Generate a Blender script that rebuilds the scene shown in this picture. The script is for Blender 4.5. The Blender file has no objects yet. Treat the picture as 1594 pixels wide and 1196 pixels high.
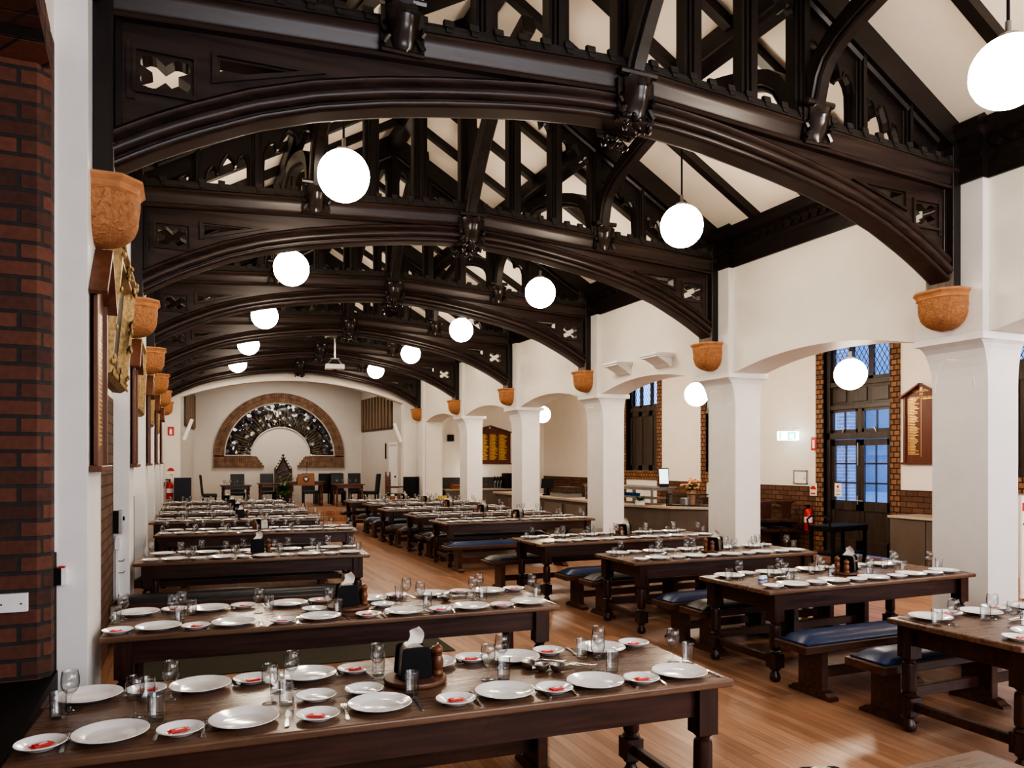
import bpy, bmesh, math, random
from mathutils import Vector, Matrix
from mathutils.geometry import tessellate_polygon
random.seed(7)
R = math.radians
COL = bpy.context.scene.collection
PI = math.pi
scn = bpy.context.scene

# ------------------------------------------------------------------ materials
def newmat(name):
    m = bpy.data.materials.new(name); m.use_nodes = True
    nt = m.node_tree
    return m, nt, nt.nodes['Principled BSDF']
def N(nt, kind, **kw):
    n = nt.nodes.new(kind)
    for k, v in kw.items():
        if k in n.inputs: n.inputs[k].default_value = v
        else: setattr(n, k, v)
    return n
def ramp(nt, stops):
    r = nt.nodes.new('ShaderNodeValToRGB'); e = r.color_ramp.elements
    while len(e) < len(stops): e.new(0.5)
    for i, (p, c) in enumerate(stops):
        e[i].position = p; e[i].color = (c[0], c[1], c[2], 1)
    return r
def coords(nt, scale=(1, 1, 1), rnd=False, rot=(0, 0, 0)):
    tc = N(nt, 'ShaderNodeTexCoord'); mp = N(nt, 'ShaderNodeMapping')
    mp.inputs['Scale'].default_value = scale; mp.inputs['Rotation'].default_value = rot
    src = tc.outputs['Object']
    if rnd:
        oi = N(nt, 'ShaderNodeObjectInfo'); mul = N(nt, 'ShaderNodeMath', operation='MULTIPLY'); mul.inputs[1].default_value = 37.0
        nt.links.new(oi.outputs['Random'], mul.inputs[0])
        ad = N(nt, 'ShaderNodeVectorMath', operation='ADD'); nt.links.new(src, ad.inputs[0]); nt.links.new(mul.outputs[0], ad.inputs[1]); src = ad.outputs[0]
    nt.links.new(src, mp.inputs['Vector'])
    return mp.outputs['Vector']
def plain(name, col, rough=.5, metal=0, noise=.06, nscale=12, bump=0, spec=.5, coat=0, emit=None, es=0):
    m, nt, b = newmat(name)
    b.inputs['Roughness'].default_value = rough; b.inputs['Metallic'].default_value = metal
    b.inputs['Specular IOR Level'].default_value = spec
    if coat: b.inputs['Coat Weight'].default_value = coat; b.inputs['Coat Roughness'].default_value = .1
    v = coords(nt)
    n = N(nt, 'ShaderNodeTexNoise', Scale=nscale, Detail=4.0); nt.links.new(v, n.inputs['Vector'])
    r = ramp(nt, [(.3, [max(0, c * (1 - noise)) for c in col]), (.7, [min(1, c * (1 + noise)) for c in col])])
    nt.links.new(n.outputs['Fac'], r.inputs[0]); nt.links.new(r.outputs[0], b.inputs['Base Color'])
    if bump:
        bp = N(nt, 'ShaderNodeBump', Strength=bump, Distance=.02); nt.links.new(n.outputs['Fac'], bp.inputs['Height']); nt.links.new(bp.outputs[0], b.inputs['Normal'])
    if emit:
        b.inputs['Emission Color'].default_value = (*emit, 1); b.inputs['Emission Strength'].default_value = es
    return m
def wood(name, c1, c2, axis=0, scale=1.0, rough=.35, worn=None, bump=.08, rnd=True, coat=0, spec=.5):
    m, nt, b = newmat(name)
    s = [14 * scale] * 3; s[axis] = .9 * scale
    v = coords(nt, tuple(s), rnd)
    n = N(nt, 'ShaderNodeTexNoise', Scale=2.2, Detail=7.0, Distortion=.6); nt.links.new(v, n.inputs['Vector'])
    r = ramp(nt, [(.28, c1), (.72, c2)]); nt.links.new(n.outputs['Fac'], r.inputs[0])
    out = r.outputs[0]
    if worn:
        v2 = coords(nt, (3, 3, 3), rnd)
        n2 = N(nt, 'ShaderNodeTexNoise', Scale=1.4, Detail=8.0, Roughness=.7); nt.links.new(v2, n2.inputs['Vector'])
        r2 = ramp(nt, [(.56, (0, 0, 0)), (.76, (.42, .42, .42))]); nt.links.new(n2.outputs['Fac'], r2.inputs[0])
        mx = N(nt, 'ShaderNodeMix', data_type='RGBA'); nt.links.new(r2.outputs[0], mx.inputs[0]); nt.links.new(out, mx.inputs[6]); mx.inputs[7].default_value = (*worn, 1)
        out = mx.outputs[2]
    nt.links.new(out, b.inputs['Base Color'])
    rr = N(nt, 'ShaderNodeMapRange'); rr.inputs[3].default_value = rough - .07; rr.inputs[4].default_value = rough + .1
    nt.links.new(n.outputs['Fac'], rr.inputs[0]); nt.links.new(rr.outputs[0], b.inputs['Roughness'])
    b.inputs['Specular IOR Level'].default_value = spec
    if coat: b.inputs['Coat Weight'].default_value = coat; b.inputs['Coat Roughness'].default_value = .15
    bp = N(nt, 'ShaderNodeBump', Strength=bump, Distance=.01); nt.links.new(n.outputs['Fac'], bp.inputs['Height']); nt.links.new(bp.outputs[0], b.inputs['Normal'])
    return m
def brick(name, c1, c2, mortar, plane='yz', bw=.235, bh=.087, ms=.01, rough=.75, bump=.5):
    m, nt, b = newmat(name)
    tc = N(nt, 'ShaderNodeTexCoord'); sp = N(nt, 'ShaderNodeSeparateXYZ'); cb = N(nt, 'ShaderNodeCombineXYZ')
    nt.links.new(tc.outputs['Object'], sp.inputs[0])
    if plane == 'box':   # brick courses on whichever vertical face
        ad = N(nt, 'ShaderNodeMath', operation='ADD'); nt.links.new(sp.outputs[0], ad.inputs[0]); nt.links.new(sp.outputs[1], ad.inputs[1])
        nt.links.new(ad.outputs[0], cb.inputs[0]); nt.links.new(sp.outputs[2], cb.inputs[1])
    else:
        nt.links.new(sp.outputs['xyz'.index(plane[0])], cb.inputs[0]); nt.links.new(sp.outputs['xyz'.index(plane[1])], cb.inputs[1])
    br = N(nt, 'ShaderNodeTexBrick'); br.inputs['Scale'].default_value = 1.0
    br.inputs['Brick Width'].default_value = bw; br.inputs['Row Height'].default_value = bh
    br.inputs['Mortar Size'].default_value = ms; br.inputs['Mortar Smooth'].default_value = .2; br.inputs['Bias'].default_value = -.1
    br.inputs['Color1'].default_value = (*c1, 1); br.inputs['Color2'].default_value = (*c2, 1); br.inputs['Mortar'].default_value = (*mortar, 1)
    nt.links.new(cb.outputs[0], br.inputs['Vector'])
    n = N(nt, 'ShaderNodeTexNoise', Scale=30.0, Detail=5.0); nt.links.new(tc.outputs['Object'], n.inputs['Vector'])
    mx = N(nt, 'ShaderNodeMix', data_type='RGBA', blend_type='OVERLAY'); mx.inputs[0].default_value = .45
    nt.links.new(br.outputs['Color'], mx.inputs[6]); nt.links.new(n.outputs['Fac'], mx.inputs[7])
    nt.links.new(mx.outputs[2], b.inputs['Base Color']); b.inputs['Roughness'].default_value = rough
    bp = N(nt, 'ShaderNodeBump', Strength=bump, Distance=.008); inv = N(nt, 'ShaderNodeMath', operation='SUBTRACT'); inv.inputs[0].default_value = 1.0
    nt.links.new(br.outputs['Fac'], inv.inputs[1]); nt.links.new(inv.outputs[0], bp.inputs['Height']); nt.links.new(bp.outputs[0], b.inputs['Normal'])
    return m
def planks(name):
    m, nt, b = newmat(name)
    tc = N(nt, 'ShaderNodeTexCoord'); sp = N(nt, 'ShaderNodeSeparateXYZ'); cb = N(nt, 'ShaderNodeCombineXYZ')
    nt.links.new(tc.outputs['Object'], sp.inputs[0]); nt.links.new(sp.outputs[1], cb.inputs[0]); nt.links.new(sp.outputs[0], cb.inputs[1])
    br = N(nt, 'ShaderNodeTexBrick'); br.offset = .37; br.offset_frequency = 3
    br.inputs['Scale'].default_value = 1; br.inputs['Brick Width'].default_value = 2.3; br.inputs['Row Height'].default_value = .083
    br.inputs['Mortar Size'].default_value = .0016; br.inputs['Mortar Smooth'].default_value = .3; br.inputs['Bias'].default_value = 0
    br.inputs['Color1'].default_value = (0, 0, 0, 1); br.inputs['Color2'].default_value = (1, 1, 1, 1); br.inputs['Mortar'].default_value = (.0, .0, .0, 1)
    nt.links.new(cb.outputs[0], br.inputs['Vector'])
    r = ramp(nt, [(0, (.27, .137, .08)), (.5, (.36, .19, .113)), (1, (.45, .255, .158))])
    nt.links.new(br.outputs['Color'], r.inputs[0])
    v = coords(nt, (22, 1.2, 1)); n = N(nt, 'ShaderNodeTexNoise', Scale=2.0, Detail=8.0, Distortion=.8); nt.links.new(v, n.inputs['Vector'])
    mx = N(nt, 'ShaderNodeMix', data_type='RGBA', blend_type='OVERLAY'); mx.inputs[0].default_value = .5
    nt.links.new(r.outputs[0], mx.inputs[6]); nt.links.new(n.outputs['Fac'], mx.inputs[7])
    mm = N(nt, 'ShaderNodeMix', data_type='RGBA'); nt.links.new(br.outputs['Fac'], mm.inputs[0]); nt.links.new(mx.outputs[2], mm.inputs[6]); mm.inputs[7].default_value = (.09, .035, .016, 1)
    nt.links.new(mm.outputs[2], b.inputs['Base Color'])
    b.inputs['Roughness'].default_value = .33; b.inputs['Specular IOR Level'].default_value = .5
    return m
def schlick(nt, base=.04, gain=.9):
    lw = N(nt, 'ShaderNodeLayerWeight'); lw.inputs['Blend'].default_value = .5
    p = N(nt, 'ShaderNodeMath', operation='POWER'); p.inputs[1].default_value = 5.0; nt.links.new(lw.outputs['Facing'], p.inputs[0])
    a = N(nt, 'ShaderNodeMath', operation='MULTIPLY_ADD'); a.inputs[1].default_value = gain; a.inputs[2].default_value = base; nt.links.new(p.outputs[0], a.inputs[0])
    return lw.outputs['Facing'], a.outputs[0]
def glassmat(name):
    # thin walled drinking glass: clear through the wall, darker and mirror-like towards the rims
    m, nt, b = newmat(name); nt.nodes.remove(b); out = nt.nodes['Material Output']
    fac, refl = schlick(nt, .085, .9)
    r = ramp(nt, [(0, (.975, .98, .98)), (.45, (.93, .94, .945)), (.75, (.70, .715, .73)), (1, (.20, .21, .22))]); nt.links.new(fac, r.inputs[0])
    t = N(nt, 'ShaderNodeBsdfTransparent'); nt.links.new(r.outputs[0], t.inputs[0])
    g = N(nt, 'ShaderNodeBsdfGlossy'); g.inputs['Roughness'].default_value = .02
    mx = N(nt, 'ShaderNodeMixShader'); nt.links.new(refl, mx.inputs[0]); nt.links.new(t.outputs[0], mx.inputs[1]); nt.links.new(g.outputs[0], mx.inputs[2])
    nt.links.new(mx.outputs[0], out.inputs[0])
    return m
def panemat(name, tint=(.93, .95, .97)):
    m, nt, b = newmat(name); nt.nodes.remove(b); out = nt.nodes['Material Output']
    fac, refl = schlick(nt, .03, .85)
    t = N(nt, 'ShaderNodeBsdfTransparent'); t.inputs[0].default_value = (*tint, 1)
    g = N(nt, 'ShaderNodeBsdfGlossy'); g.inputs['Roughness'].default_value = .03
    mx = N(nt, 'ShaderNodeMixShader'); nt.links.new(refl, mx.inputs[0]); nt.links.new(t.outputs[0], mx.inputs[1]); nt.links.new(g.outputs[0], mx.inputs[2])
    nt.links.new(mx.outputs[0], out.inputs[0])
    return m

M = {}
M['white'] = plain('white_plaster', (.80, .765, .70), .55, noise=.02, nscale=3)
M['white_col'] = plain('white_painted_stone', (.80, .785, .765), .5, noise=.025, nscale=5)
M['cream'] = plain('cream_ceiling', (.86, .78, .67), .7, noise=.03, nscale=2)
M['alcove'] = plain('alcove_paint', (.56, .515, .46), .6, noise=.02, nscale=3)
M['floor'] = planks('floorboards')
M['timber'] = wood('black_stained_timber', (.008, .0055, .005), (.024, .015, .0125), 0, .5, .42, rnd=False, bump=.05)
M['timber_warm'] = wood('dark_brown_timber', (.017, .0105, .009), (.054, .032, .026), 0, .5, .36, rnd=False, bump=.05)
M['timber_v'] = wood('upright_black_timber', (.008, .0055, .005), (.022, .014, .012), 2, .5, .4, rnd=False, bump=.05)
M['crest'] = wood('greyish_dark_timber', (.016, .013, .012), (.05, .042, .038), 0, .8, .6, rnd=False)  # cresting timber, greyer and less brown than the rail below
M['weathered'] = wood('weathered_grey_timber', (.10, .08, .065), (.24, .20, .165), 2, 1, .8, rnd=False)
M['boss'] = plain('polished_carved_timber', (.03, .021, .018), .25, noise=.3, nscale=8, bump=.1)
M['table'] = wood('dark_table_top', (.10, .053, .033), (.21, .12, .075), 0, .8, .27, worn=(.30, .17, .10))
M['tablebase'] = wood('dark_table_frame', (.022, .009, .0065), (.075, .029, .019), 0, .9, .33, worn=(.12, .05, .03))
M['leg'] = wood('dark_turned_leg', (.02, .009, .0065), (.065, .026, .017), 2, .9, .28, worn=(.16, .06, .035))
M['benchwood'] = wood('bench_wood', (.04, .018, .011), (.125, .055, .032), 0, .9, .34, worn=(.22, .10, .055))
M['navy'] = plain('navy_vinyl', (.014, .034, .105), .34, noise=.15, nscale=20, bump=.05)
M['charcoal'] = plain('charcoal_vinyl', (.022, .024, .03), .38, noise=.12, nscale=20, bump=.05)
M['terra'] = plain('terracotta', (.50, .235, .105), .85, noise=.12, nscale=14)
m, nt, b = newmat('rough_terracotta'); b.inputs['Roughness'].default_value = .9
v = coords(nt); n = N(nt, 'ShaderNodeTexNoise', Scale=26.0, Detail=4.0, Distortion=1.2); nt.links.new(v, n.inputs['Vector'])
r_ = ramp(nt, [(.3, (.36, .15, .06)), (.65, (.52, .25, .115))]); nt.links.new(n.outputs['Fac'], r_.inputs[0]); nt.links.new(r_.outputs[0], b.inputs['Base Color'])
bp = N(nt, 'ShaderNodeBump', Strength=1.0, Distance=.03); nt.links.new(n.outputs['Fac'], bp.inputs['Height']); nt.links.new(bp.outputs[0], b.inputs['Normal'])
M['terra_rough'] = m
M['brick_dark'] = brick('dark_red_brick', (.075, .03, .021), (.19, .068, .04), (.035, .032, .03), 'box', .25, .094, .011, bump=.7)
M['brick_yz'] = brick('brown_brick', (.17, .08, .042), (.095, .042, .024), (.03, .022, .017), 'yz', .235, .1)
M['brick_jamb'] = brick('jamb_brick', (.29, .145, .07), (.17, .075, .037), (.02, .014, .01), 'yz', .13, .1, .012)
M['brick_ring'] = plain('brown_arch_brick', (.19, .108, .066), .8, noise=.45, nscale=5)
M['mortar'] = plain('dark_mortar', (.02, .014, .011), .9)
M['china'] = plain('white_china', (.84, .84, .85), .16, noise=.0, coat=.4)
M['steel'] = plain('polished_steel', (.62, .62, .63), .2, 1, noise=.05)
M['brushed'] = plain('brushed_steel', (.42, .40, .37), .35, 1, noise=.08)
M['glass'] = glassmat('clear_glass')
M['pane'] = panemat('window_glass')
M['globe'] = plain('opal_globe', (1, 1, 1), .3, noise=0, emit=(1, .86, .69), es=16)
M['black'] = plain('black_plastic', (.006, .006, .007), .5, noise=.1, spec=.25)
M['blackleather'] = plain('black_leather', (.008, .0075, .0075), .42, noise=.2, nscale=25, bump=.08)
M['bluebox'] = plain('blue_black_panel', (.018, .021, .032), .6, noise=.1)
M['redpack'] = plain('red_wrapper', (.62, .045, .04), .4, noise=.2, nscale=90)
M['whitepack'] = plain('white_wrapper', (.85, .82, .8), .4)
M['paper'] = plain('paper_napkin', (.80, .72, .64), .8, noise=.05)
M['honeywood'] = wood('round_board_wood', (.10, .042, .024), (.18, .075, .042), 0, 1, .4)
M['millwood'] = wood('mill_wood', (.13, .045, .02), (.24, .085, .038), 2, 1, .3)
M['hboard'] = wood('honour_board_wood', (.12, .047, .026), (.20, .085, .05), 2, .7, .32)
M['hboard2'] = wood('mahogany_board', (.10, .028, .014), (.15, .045, .022), 2, .7, .35)
M['gold'] = plain('gold_leaf_lettering', (.80, .52, .16), .35, .6, noise=.1)
M['gilt'] = plain('gilt_frame', (.36, .245, .11), .5, .35, noise=.35, nscale=30, bump=.4)
M['canvas'] = plain('dark_painting', (.05, .04, .03), .7, noise=.5, nscale=6)
M['red'] = plain('signal_red', (.55, .03, .025), .4)
M['signwhite'] = plain('sign_white', (.85, .84, .82), .5)
M['green'] = plain('exit_green', (.05, .42, .24), .4, emit=(.1, .75, .45), es=1.2)
M['exitwhite'] = plain('lit_exit_white', (.9, .95, .95), .4, emit=(.8, 1, .95), es=2.2)
M['doorwood'] = wood('brown_black_joinery', (.032, .023, .018), (.075, .054, .043), 2, .8, .38, rnd=False)
M['counter'] = plain('grey_brown_laminate', (.125, .10, .082), .5, noise=.12, nscale=3)
M['countertop'] = plain('pale_stone_top', (.46, .39, .32), .3, noise=.12, nscale=12)
M['foliage'] = plain('leaf_green', (.05, .14, .03), .5, noise=.5, nscale=15)
M['leafpale'] = plain('pale_green_leaf', (.30, .42, .08), .5, noise=.3)
M['blossom'] = plain('peach_blossom', (.75, .36, .20), .6, noise=.3)
M['pot'] = plain('terracotta_pot', (.52, .27, .17), .7)
M['orangewood'] = wood('orange_lectern_wood', (.26, .095, .035), (.36, .15, .06), 0, 1, .4)
M['redwood'] = wood('red_brown_table', (.10, .032, .015), (.17, .06, .03), 0, 1, .35)
M['carved'] = wood('dark_carved_wood', (.025, .011, .007), (.06, .027, .016), 2, 2, .4)
M['tile'] = brick('dark_mosaic_tile', (.05, .045, .042), (.10, .09, .085), (.02, .02, .02), 'xz', .06, .06, .006)
M['mat'] = None
m, nt, b = newmat('woven_floor_mat'); b.inputs['Roughness'].default_value = .95
v = coords(nt, (1, 1, 1)); w = N(nt, 'ShaderNodeTexWave', Scale=26.0, Distortion=1.0); w.bands_direction = 'Y'; nt.links.new(v, w.inputs['Vector'])
n = N(nt, 'ShaderNodeTexNoise', Scale=120.0, Detail=3.0); nt.links.new(v, n.inputs['Vector'])
mu = N(nt, 'ShaderNodeMath', operation='MULTIPLY'); nt.links.new(w.outputs['Fac'], mu.inputs[0]); nt.links.new(n.outputs['Fac'], mu.inputs[1])
r_ = ramp(nt, [(.1, (.032, .029, .02)), (.55, (.105, .095, .066))]); nt.links.new(mu.outputs[0], r_.inputs[0]); nt.links.new(r_.outputs[0], b.inputs['Base Color'])
M['mat'] = m
m, nt, b = newmat('stained_glass'); b.inputs['Roughness'].default_value = .12; b.inputs['Specular IOR Level'].default_value = .8
v = coords(nt, (1, 1, 1)); vo = N(nt, 'ShaderNodeTexVoronoi', Scale=9.0); nt.links.new(v, vo.inputs['Vector'])
bw = N(nt, 'ShaderNodeRGBToBW') if hasattr(bpy.types, 'ShaderNodeRGBToBW') else None
nt.links.new(vo.outputs['Color'], bw.inputs[0])
r_ = ramp(nt, [(.25, (.006, .007, .015)), (.45, (.02, .02, .035)), (.6, (.03, .018, .03)), (.75, (.07, .06, .03)), (.9, (.11, .11, .14))]); nt.links.new(bw.outputs[0], r_.inputs[0])
ed = N(nt, 'ShaderNodeTexVoronoi', Scale=9.0, feature='DISTANCE_TO_EDGE'); nt.links.new(v, ed.inputs['Vector'])
r2 = ramp(nt, [(.02, (0, 0, 0)), (.06, (1, 1, 1))]); nt.links.new(ed.outputs['Distance'], r2.inputs[0])
mx = N(nt, 'ShaderNodeMix', data_type='RGBA', blend_type='MULTIPLY'); mx.inputs[0].default_value = 1; nt.links.new(r_.outputs[0], mx.inputs[6]); nt.links.new(r2.outputs[0], mx.inputs[7])
nt.links.new(mx.outputs[2], b.inputs['Base Color'])
sub = N(nt, 'ShaderNodeVectorMath', operation='SUBTRACT'); nt.links.new(vo.outputs['Color'], sub.inputs[0]); sub.inputs[1].default_value = (.5, .5, .5)
sc = N(nt, 'ShaderNodeVectorMath', operation='SCALE'); nt.links.new(sub.outputs[0], sc.inputs[0]); sc.inputs['Scale'].default_value = .55
ge = N(nt, 'ShaderNodeNewGeometry'); ad = N(nt, 'ShaderNodeVectorMath', operation='ADD'); nt.links.new(ge.outputs['Normal'], ad.inputs[0]); nt.links.new(sc.outputs[0], ad.inputs[1])
no = N(nt, 'ShaderNodeVectorMath', operation='NORMALIZE'); nt.links.new(ad.outputs[0], no.inputs[0]); nt.links.new(no.outputs[0], b.inputs['Normal'])
M['stained'] = m

# ------------------------------------------------------------------ mesh builder
class MB:
    def __init__(s): s.v = []; s.f = []
    def add(s, vs, fs):
        o = len(s.v); s.v += [tuple(p) for p in vs]; s.f += [[i + o for i in f] for f in fs]; return s
    def box(s, x0, x1, y0, y1, z0, z1):
        return s.add([(x0, y0, z0), (x1, y0, z0), (x1, y1, z0), (x0, y1, z0), (x0, y0, z1), (x1, y0, z1), (x1, y1, z1), (x0, y1, z1)],
                     [(0, 3, 2, 1), (4, 5, 6, 7), (0, 1, 5, 4), (1, 2, 6, 5), (2, 3, 7, 6), (3, 0, 4, 7)])
    def obox(s, c, size, rz=0, rx=0, ry=0):
        mt = Matrix.Translation(c) @ Matrix.Rotation(rz, 4, 'Z') @ Matrix.Rotation(ry, 4, 'Y') @ Matrix.Rotation(rx, 4, 'X')
        b = MB().box(-size[0] / 2, size[0] / 2, -size[1] / 2, size[1] / 2, -size[2] / 2, size[2] / 2)
        return s.add([mt @ Vector(p) for p in b.v], b.f)
    def merge(s, o, mt=None):
        return s.add([(mt @ Vector(p)) if mt else p for p in o.v], o.f)
    def prism(s, poly, ax, a, b, holes=()):
        loops = [list(poly)] + [list(h) for h in holes]
        pts = [p for l in loops for p in l]; n = len(pts)
        def P(p, t): return {'x': (t, p[0], p[1]), 'y': (p[0], t, p[1]), 'z': (p[0], p[1], t)}[ax]
        vs = [P(p, a) for p in pts] + [P(p, b) for p in pts]
        if holes:
            tris = tessellate_polygon([[Vector((p[0], p[1], 0)) for p in l] for l in loops])
        else: tris = [tuple(range(n))]
        fs = [tuple(t) for t in tris] + [tuple(i + n for i in reversed(t)) for t in tris]
        o = 0
        for l in loops:
            k = len(l)
            for i in range(k):
                j = (i + 1) % k; fs.append((o + i, o + j, o + j + n, o + i + n))
            o += k
        return s.add(vs, fs)
    def lathe(s, prof, cx=0, cy=0, n=24, z0=0, sx=1, sy=1):
        vs = []; rings = []
        for r, z in prof:
            if r < 1e-6: rings.append([len(vs)]); vs.append((cx, cy, z + z0))
            else:
                rings.append(list(range(len(vs), len(vs) + n)))
                vs += [(cx + r * sx * math.cos(2 * PI * i / n), cy + r * sy * math.sin(2 * PI * i / n), z + z0) for i in range(n)]
        fs = []
        for a, b in zip(rings, rings[1:]):
            if len(a) == 1 and len(b) == 1: continue
            for i in range(n):
                j = (i + 1) % n
                if len(a) == 1: fs.append((a[0], b[j], b[i]))
                elif len(b) == 1: fs.append((a[i], a[j], b[0]))
                else: fs.append((a[i], a[j], b[j], b[i]))
        if len(rings[0]) > 1: fs.append(tuple(reversed(rings[0])))
        if len(rings[-1]) > 1: fs.append(tuple(rings[-1]))
        return s.add(vs, fs)
    def tube(s, pts, r, n=8, flat=1.0):
        pts = [Vector(p) for p in pts]; vs = []; fs = []
        up = Vector((0, 0, 1))
        for i, p in enumerate(pts):
            t = (pts[min(i + 1, len(pts) - 1)] - pts[max(i - 1, 0)]).normalized()
            a = t.cross(up)
            if a.length < 1e-3: a = t.cross(Vector((0, 1, 0)))
            a.normalize(); b = t.cross(a).normalized()
            rr = r[i] if isinstance(r, (list, tuple)) else r
            for k in range(n):
                an = 2 * PI * k / n
                vs.append(p + a * rr * math.cos(an) + b * rr * flat * math.sin(an))
        for i in range(len(pts) - 1):
            for k in range(n):
                l = (k + 1) % n; fs.append((i * n + k, i * n + l, i * n + n + l, i * n + n + k))
        fs.append(tuple(reversed(range(n)))); fs.append(tuple(range((len(pts) - 1) * n, len(pts) * n)))
        return s.add(vs, fs)
    def sweep(s, path, prof, side=(0, 1, 0), closed=False):
        """path: list of (point, normal); prof: list of (side offset, normal offset)"""
        sd = Vector(side); k = len(prof); vs = []; fs = []
        for p, nn in path:
            p = Vector(p); nn = Vector(nn)
            vs += [p + sd * a + nn * b for a, b in prof]
        for i in range(len(path) - 1):
            for j in range(k):
                l = (j + 1) % k; fs.append((i * k + j, i * k + l, i * k + k + l, i * k + k + j))
        fs.append(tuple(reversed(range(k)))); fs.append(tuple(range((len(path) - 1) * k, len(path) * k)))
        return s.add(vs, fs)
    def shift(s, d):
        s.v = [(p[0] + d[0], p[1] + d[1], p[2] + d[2]) for p in s.v]; return s
    def mesh(s, name, smooth=None, bev=0, seg=2, fix=True):
        me = bpy.data.meshes.new(name); me.from_pydata(s.v, [], s.f)
        bm = bmesh.new(); bm.from_mesh(me)
        if fix: bmesh.ops.recalc_face_normals(bm, faces=bm.faces)
        if bev:
            es = [e for e in bm.edges if len(e.link_faces) == 2 and e.calc_face_angle(0) > R(40)]
            bmesh.ops.bevel(bm, geom=es, offset=bev, segments=seg, affect='EDGES', profile=.6, clamp_overlap=True)
        bm.to_mesh(me); bm.free()
        if smooth is not None:
            for p in me.polygons: p.use_smooth = True
            me.set_sharp_from_angle(angle=R(smooth))
        return me
    def build(s, name, mat, parent=None, smooth=None, bev=0, seg=2):
        me = s.mesh(name, smooth, bev, seg); me.materials.append(mat)
        return link(name, me, parent)
def link(name, me, parent=None):
    o = bpy.data.objects.new(name, me); COL.objects.link(o)
    if parent: o.parent = parent
    return o
def tag(o, label, cat=None, group=None, kind=None):
    o['label'] = label
    if cat: o['category'] = cat
    if group: o['group'] = group
    if kind: o['kind'] = kind
    return o
def thing(name, label, cat, loc=(0, 0, 0), rz=0, group=None):
    o = bpy.data.objects.new(name, None); COL.objects.link(o); o.empty_display_size = .1
    o.location = loc; o.rotation_euler = (0, 0, rz)
    return tag(o, label, cat, group)
def struct(name, mb, mat, label=None, parent=None, smooth=None, bev=0):
    o = mb.build(name, mat, parent, smooth, bev)
    if not parent: o['kind'] = 'structure'
    if label: o['label'] = label
    return o
def dup(root, loc, rz=0, label=None, group=None, name=None):
    c = root.copy(); COL.objects.link(c); c.location = loc; c.rotation_euler = (0, 0, rz)
    if name: c.name = name
    if label: c['label'] = label
    if group: c['group'] = group
    for ch in kids(root):
        d = ch.copy(); COL.objects.link(d); d.parent = c
        for g in kids(ch):
            e = g.copy(); COL.objects.link(e); e.parent = d
    return c
CH = {}
def kids(o):
    return [x for x in COL.objects if x.parent == o] if o.name not in CH else CH[o.name]
def freeze(o):      # remember the children of a prototype so copying stays quick
    ks = [x for x in COL.objects if x.parent == o]; CH[o.name] = ks
    for k in ks: CH[k.name] = [x for x in COL.objects if x.parent == k]
    return o
ORD = ['first', 'second', 'third', 'fourth', 'fifth', 'sixth', 'seventh', 'eighth', 'ninth', 'tenth', 'eleventh', 'twelfth', 'thirteenth', 'fourteenth']

# ------------------------------------------------------------------ hall dimensions (metres, camera stands at x=0 y=0)
V1, S, NT = 5.396, 3.79, 6          # first truss, bay length, number of trusses
UC = 3.358                          # hall centre line
UL, UR = -.50, 7.216                # pier faces left / right
WL, WR = -.668, 7.30                # recessed wall faces
HZ = lambda d: 7.49 - .58 * abs(d)  # ceiling height at distance d from the centre line
VB, VE = -4.0, 24.75                # rear wall, chancel wall
UO = 12.0                           # outer wall of the aisle

# ------------------------------------------------------------------ camera
cam = bpy.data.cameras.new('camera'); co = bpy.data.objects.new('camera', cam); COL.objects.link(co)
co.location = (0, 0, 1.825); co.rotation_euler = (R(90), 0, R(-23.446))
cam.sensor_fit = 'HORIZONTAL'; cam.sensor_width = 36; cam.lens = 36 * 1183.85 / 1594
cam.shift_y = 120.79 / 1594; cam.clip_start = .05; cam.clip_end = 200
scn.camera = co

# ------------------------------------------------------------------ room shell
struct('floor', MB().box(-1.6, UO + .5, VB - .3, 30, -.1, 0), M['floor'], 'orange brown timber floorboards running the length of the hall')
# roof slopes
t = MB()
for sgn in (-1, 1):
    a, b = 0, 4.6
    t.prism([(UC + sgn * a, HZ(a)), (UC + sgn * b, HZ(b)), (UC + sgn * b, HZ(b) + .1), (UC + sgn * a, HZ(a) + .12)], 'y', VB - .3, VE + .3)
struct('ceiling', t, M['cream'], 'cream plaster ceiling sloping up to the ridge')
struct('ceiling_aisle', MB().box(WR + .5, UO + .3, VB - .3, VE + .3, 4.25, 4.35), M['cream'], 'plain ceiling of the side aisle')

# right arcade wall with segmental arches
def arcade():
    pts = [(VE, 5.26), (VB, 5.26)]
    bot = [(VB, 3.12)]
    for k in range(-2, 6):
        c = V1 + k * S
        a0, a1 = c + .46, c + S - .46
        if k == -2: a0 = VB + .3
        if k == 5: a1 = None
        bot.append((c + .46 if k > -2 else VB + .3, 3.12))
        if k == 5: continue
        n = 20; half = (a1 - a0) / 2; mid = (a0 + a1) / 2; rise = .175
        rad = (half * half + rise * rise) / (2 * rise)
        for i in range(1, n):
            x = -half + 2 * half * i / n
            bot.append((mid + x, 3.12 + math.sqrt(rad * rad - x * x) - (rad - rise)))
        bot.append((a1, 3.12))
    # after the last truss the wall comes down to the floor
    last = V1 + 5 * S
    bot[-1] = (last - .46, 3.12); bot += [(last - .46, 0), (VE, 0)]
    return pts + bot
poly = arcade()
tri = [Vector((p[0], p[1], 0)) for p in poly]
mb = MB(); n = len(poly)
tr = tessellate_polygon([tri])
mb.add([(WR, p[0], p[1]) for p in poly] + [(WR + .56, p[0], p[1]) for p in poly],
       [tuple(x) for x in tr] + [tuple(i + n for i in reversed(x)) for x in tr] + [(i, (i + 1) % n, (i + 1) % n + n, i + n) for i in range(n)])
struct('wall_right', mb, M['white'], 'white arcade wall with low arches over the side aisle')
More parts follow.
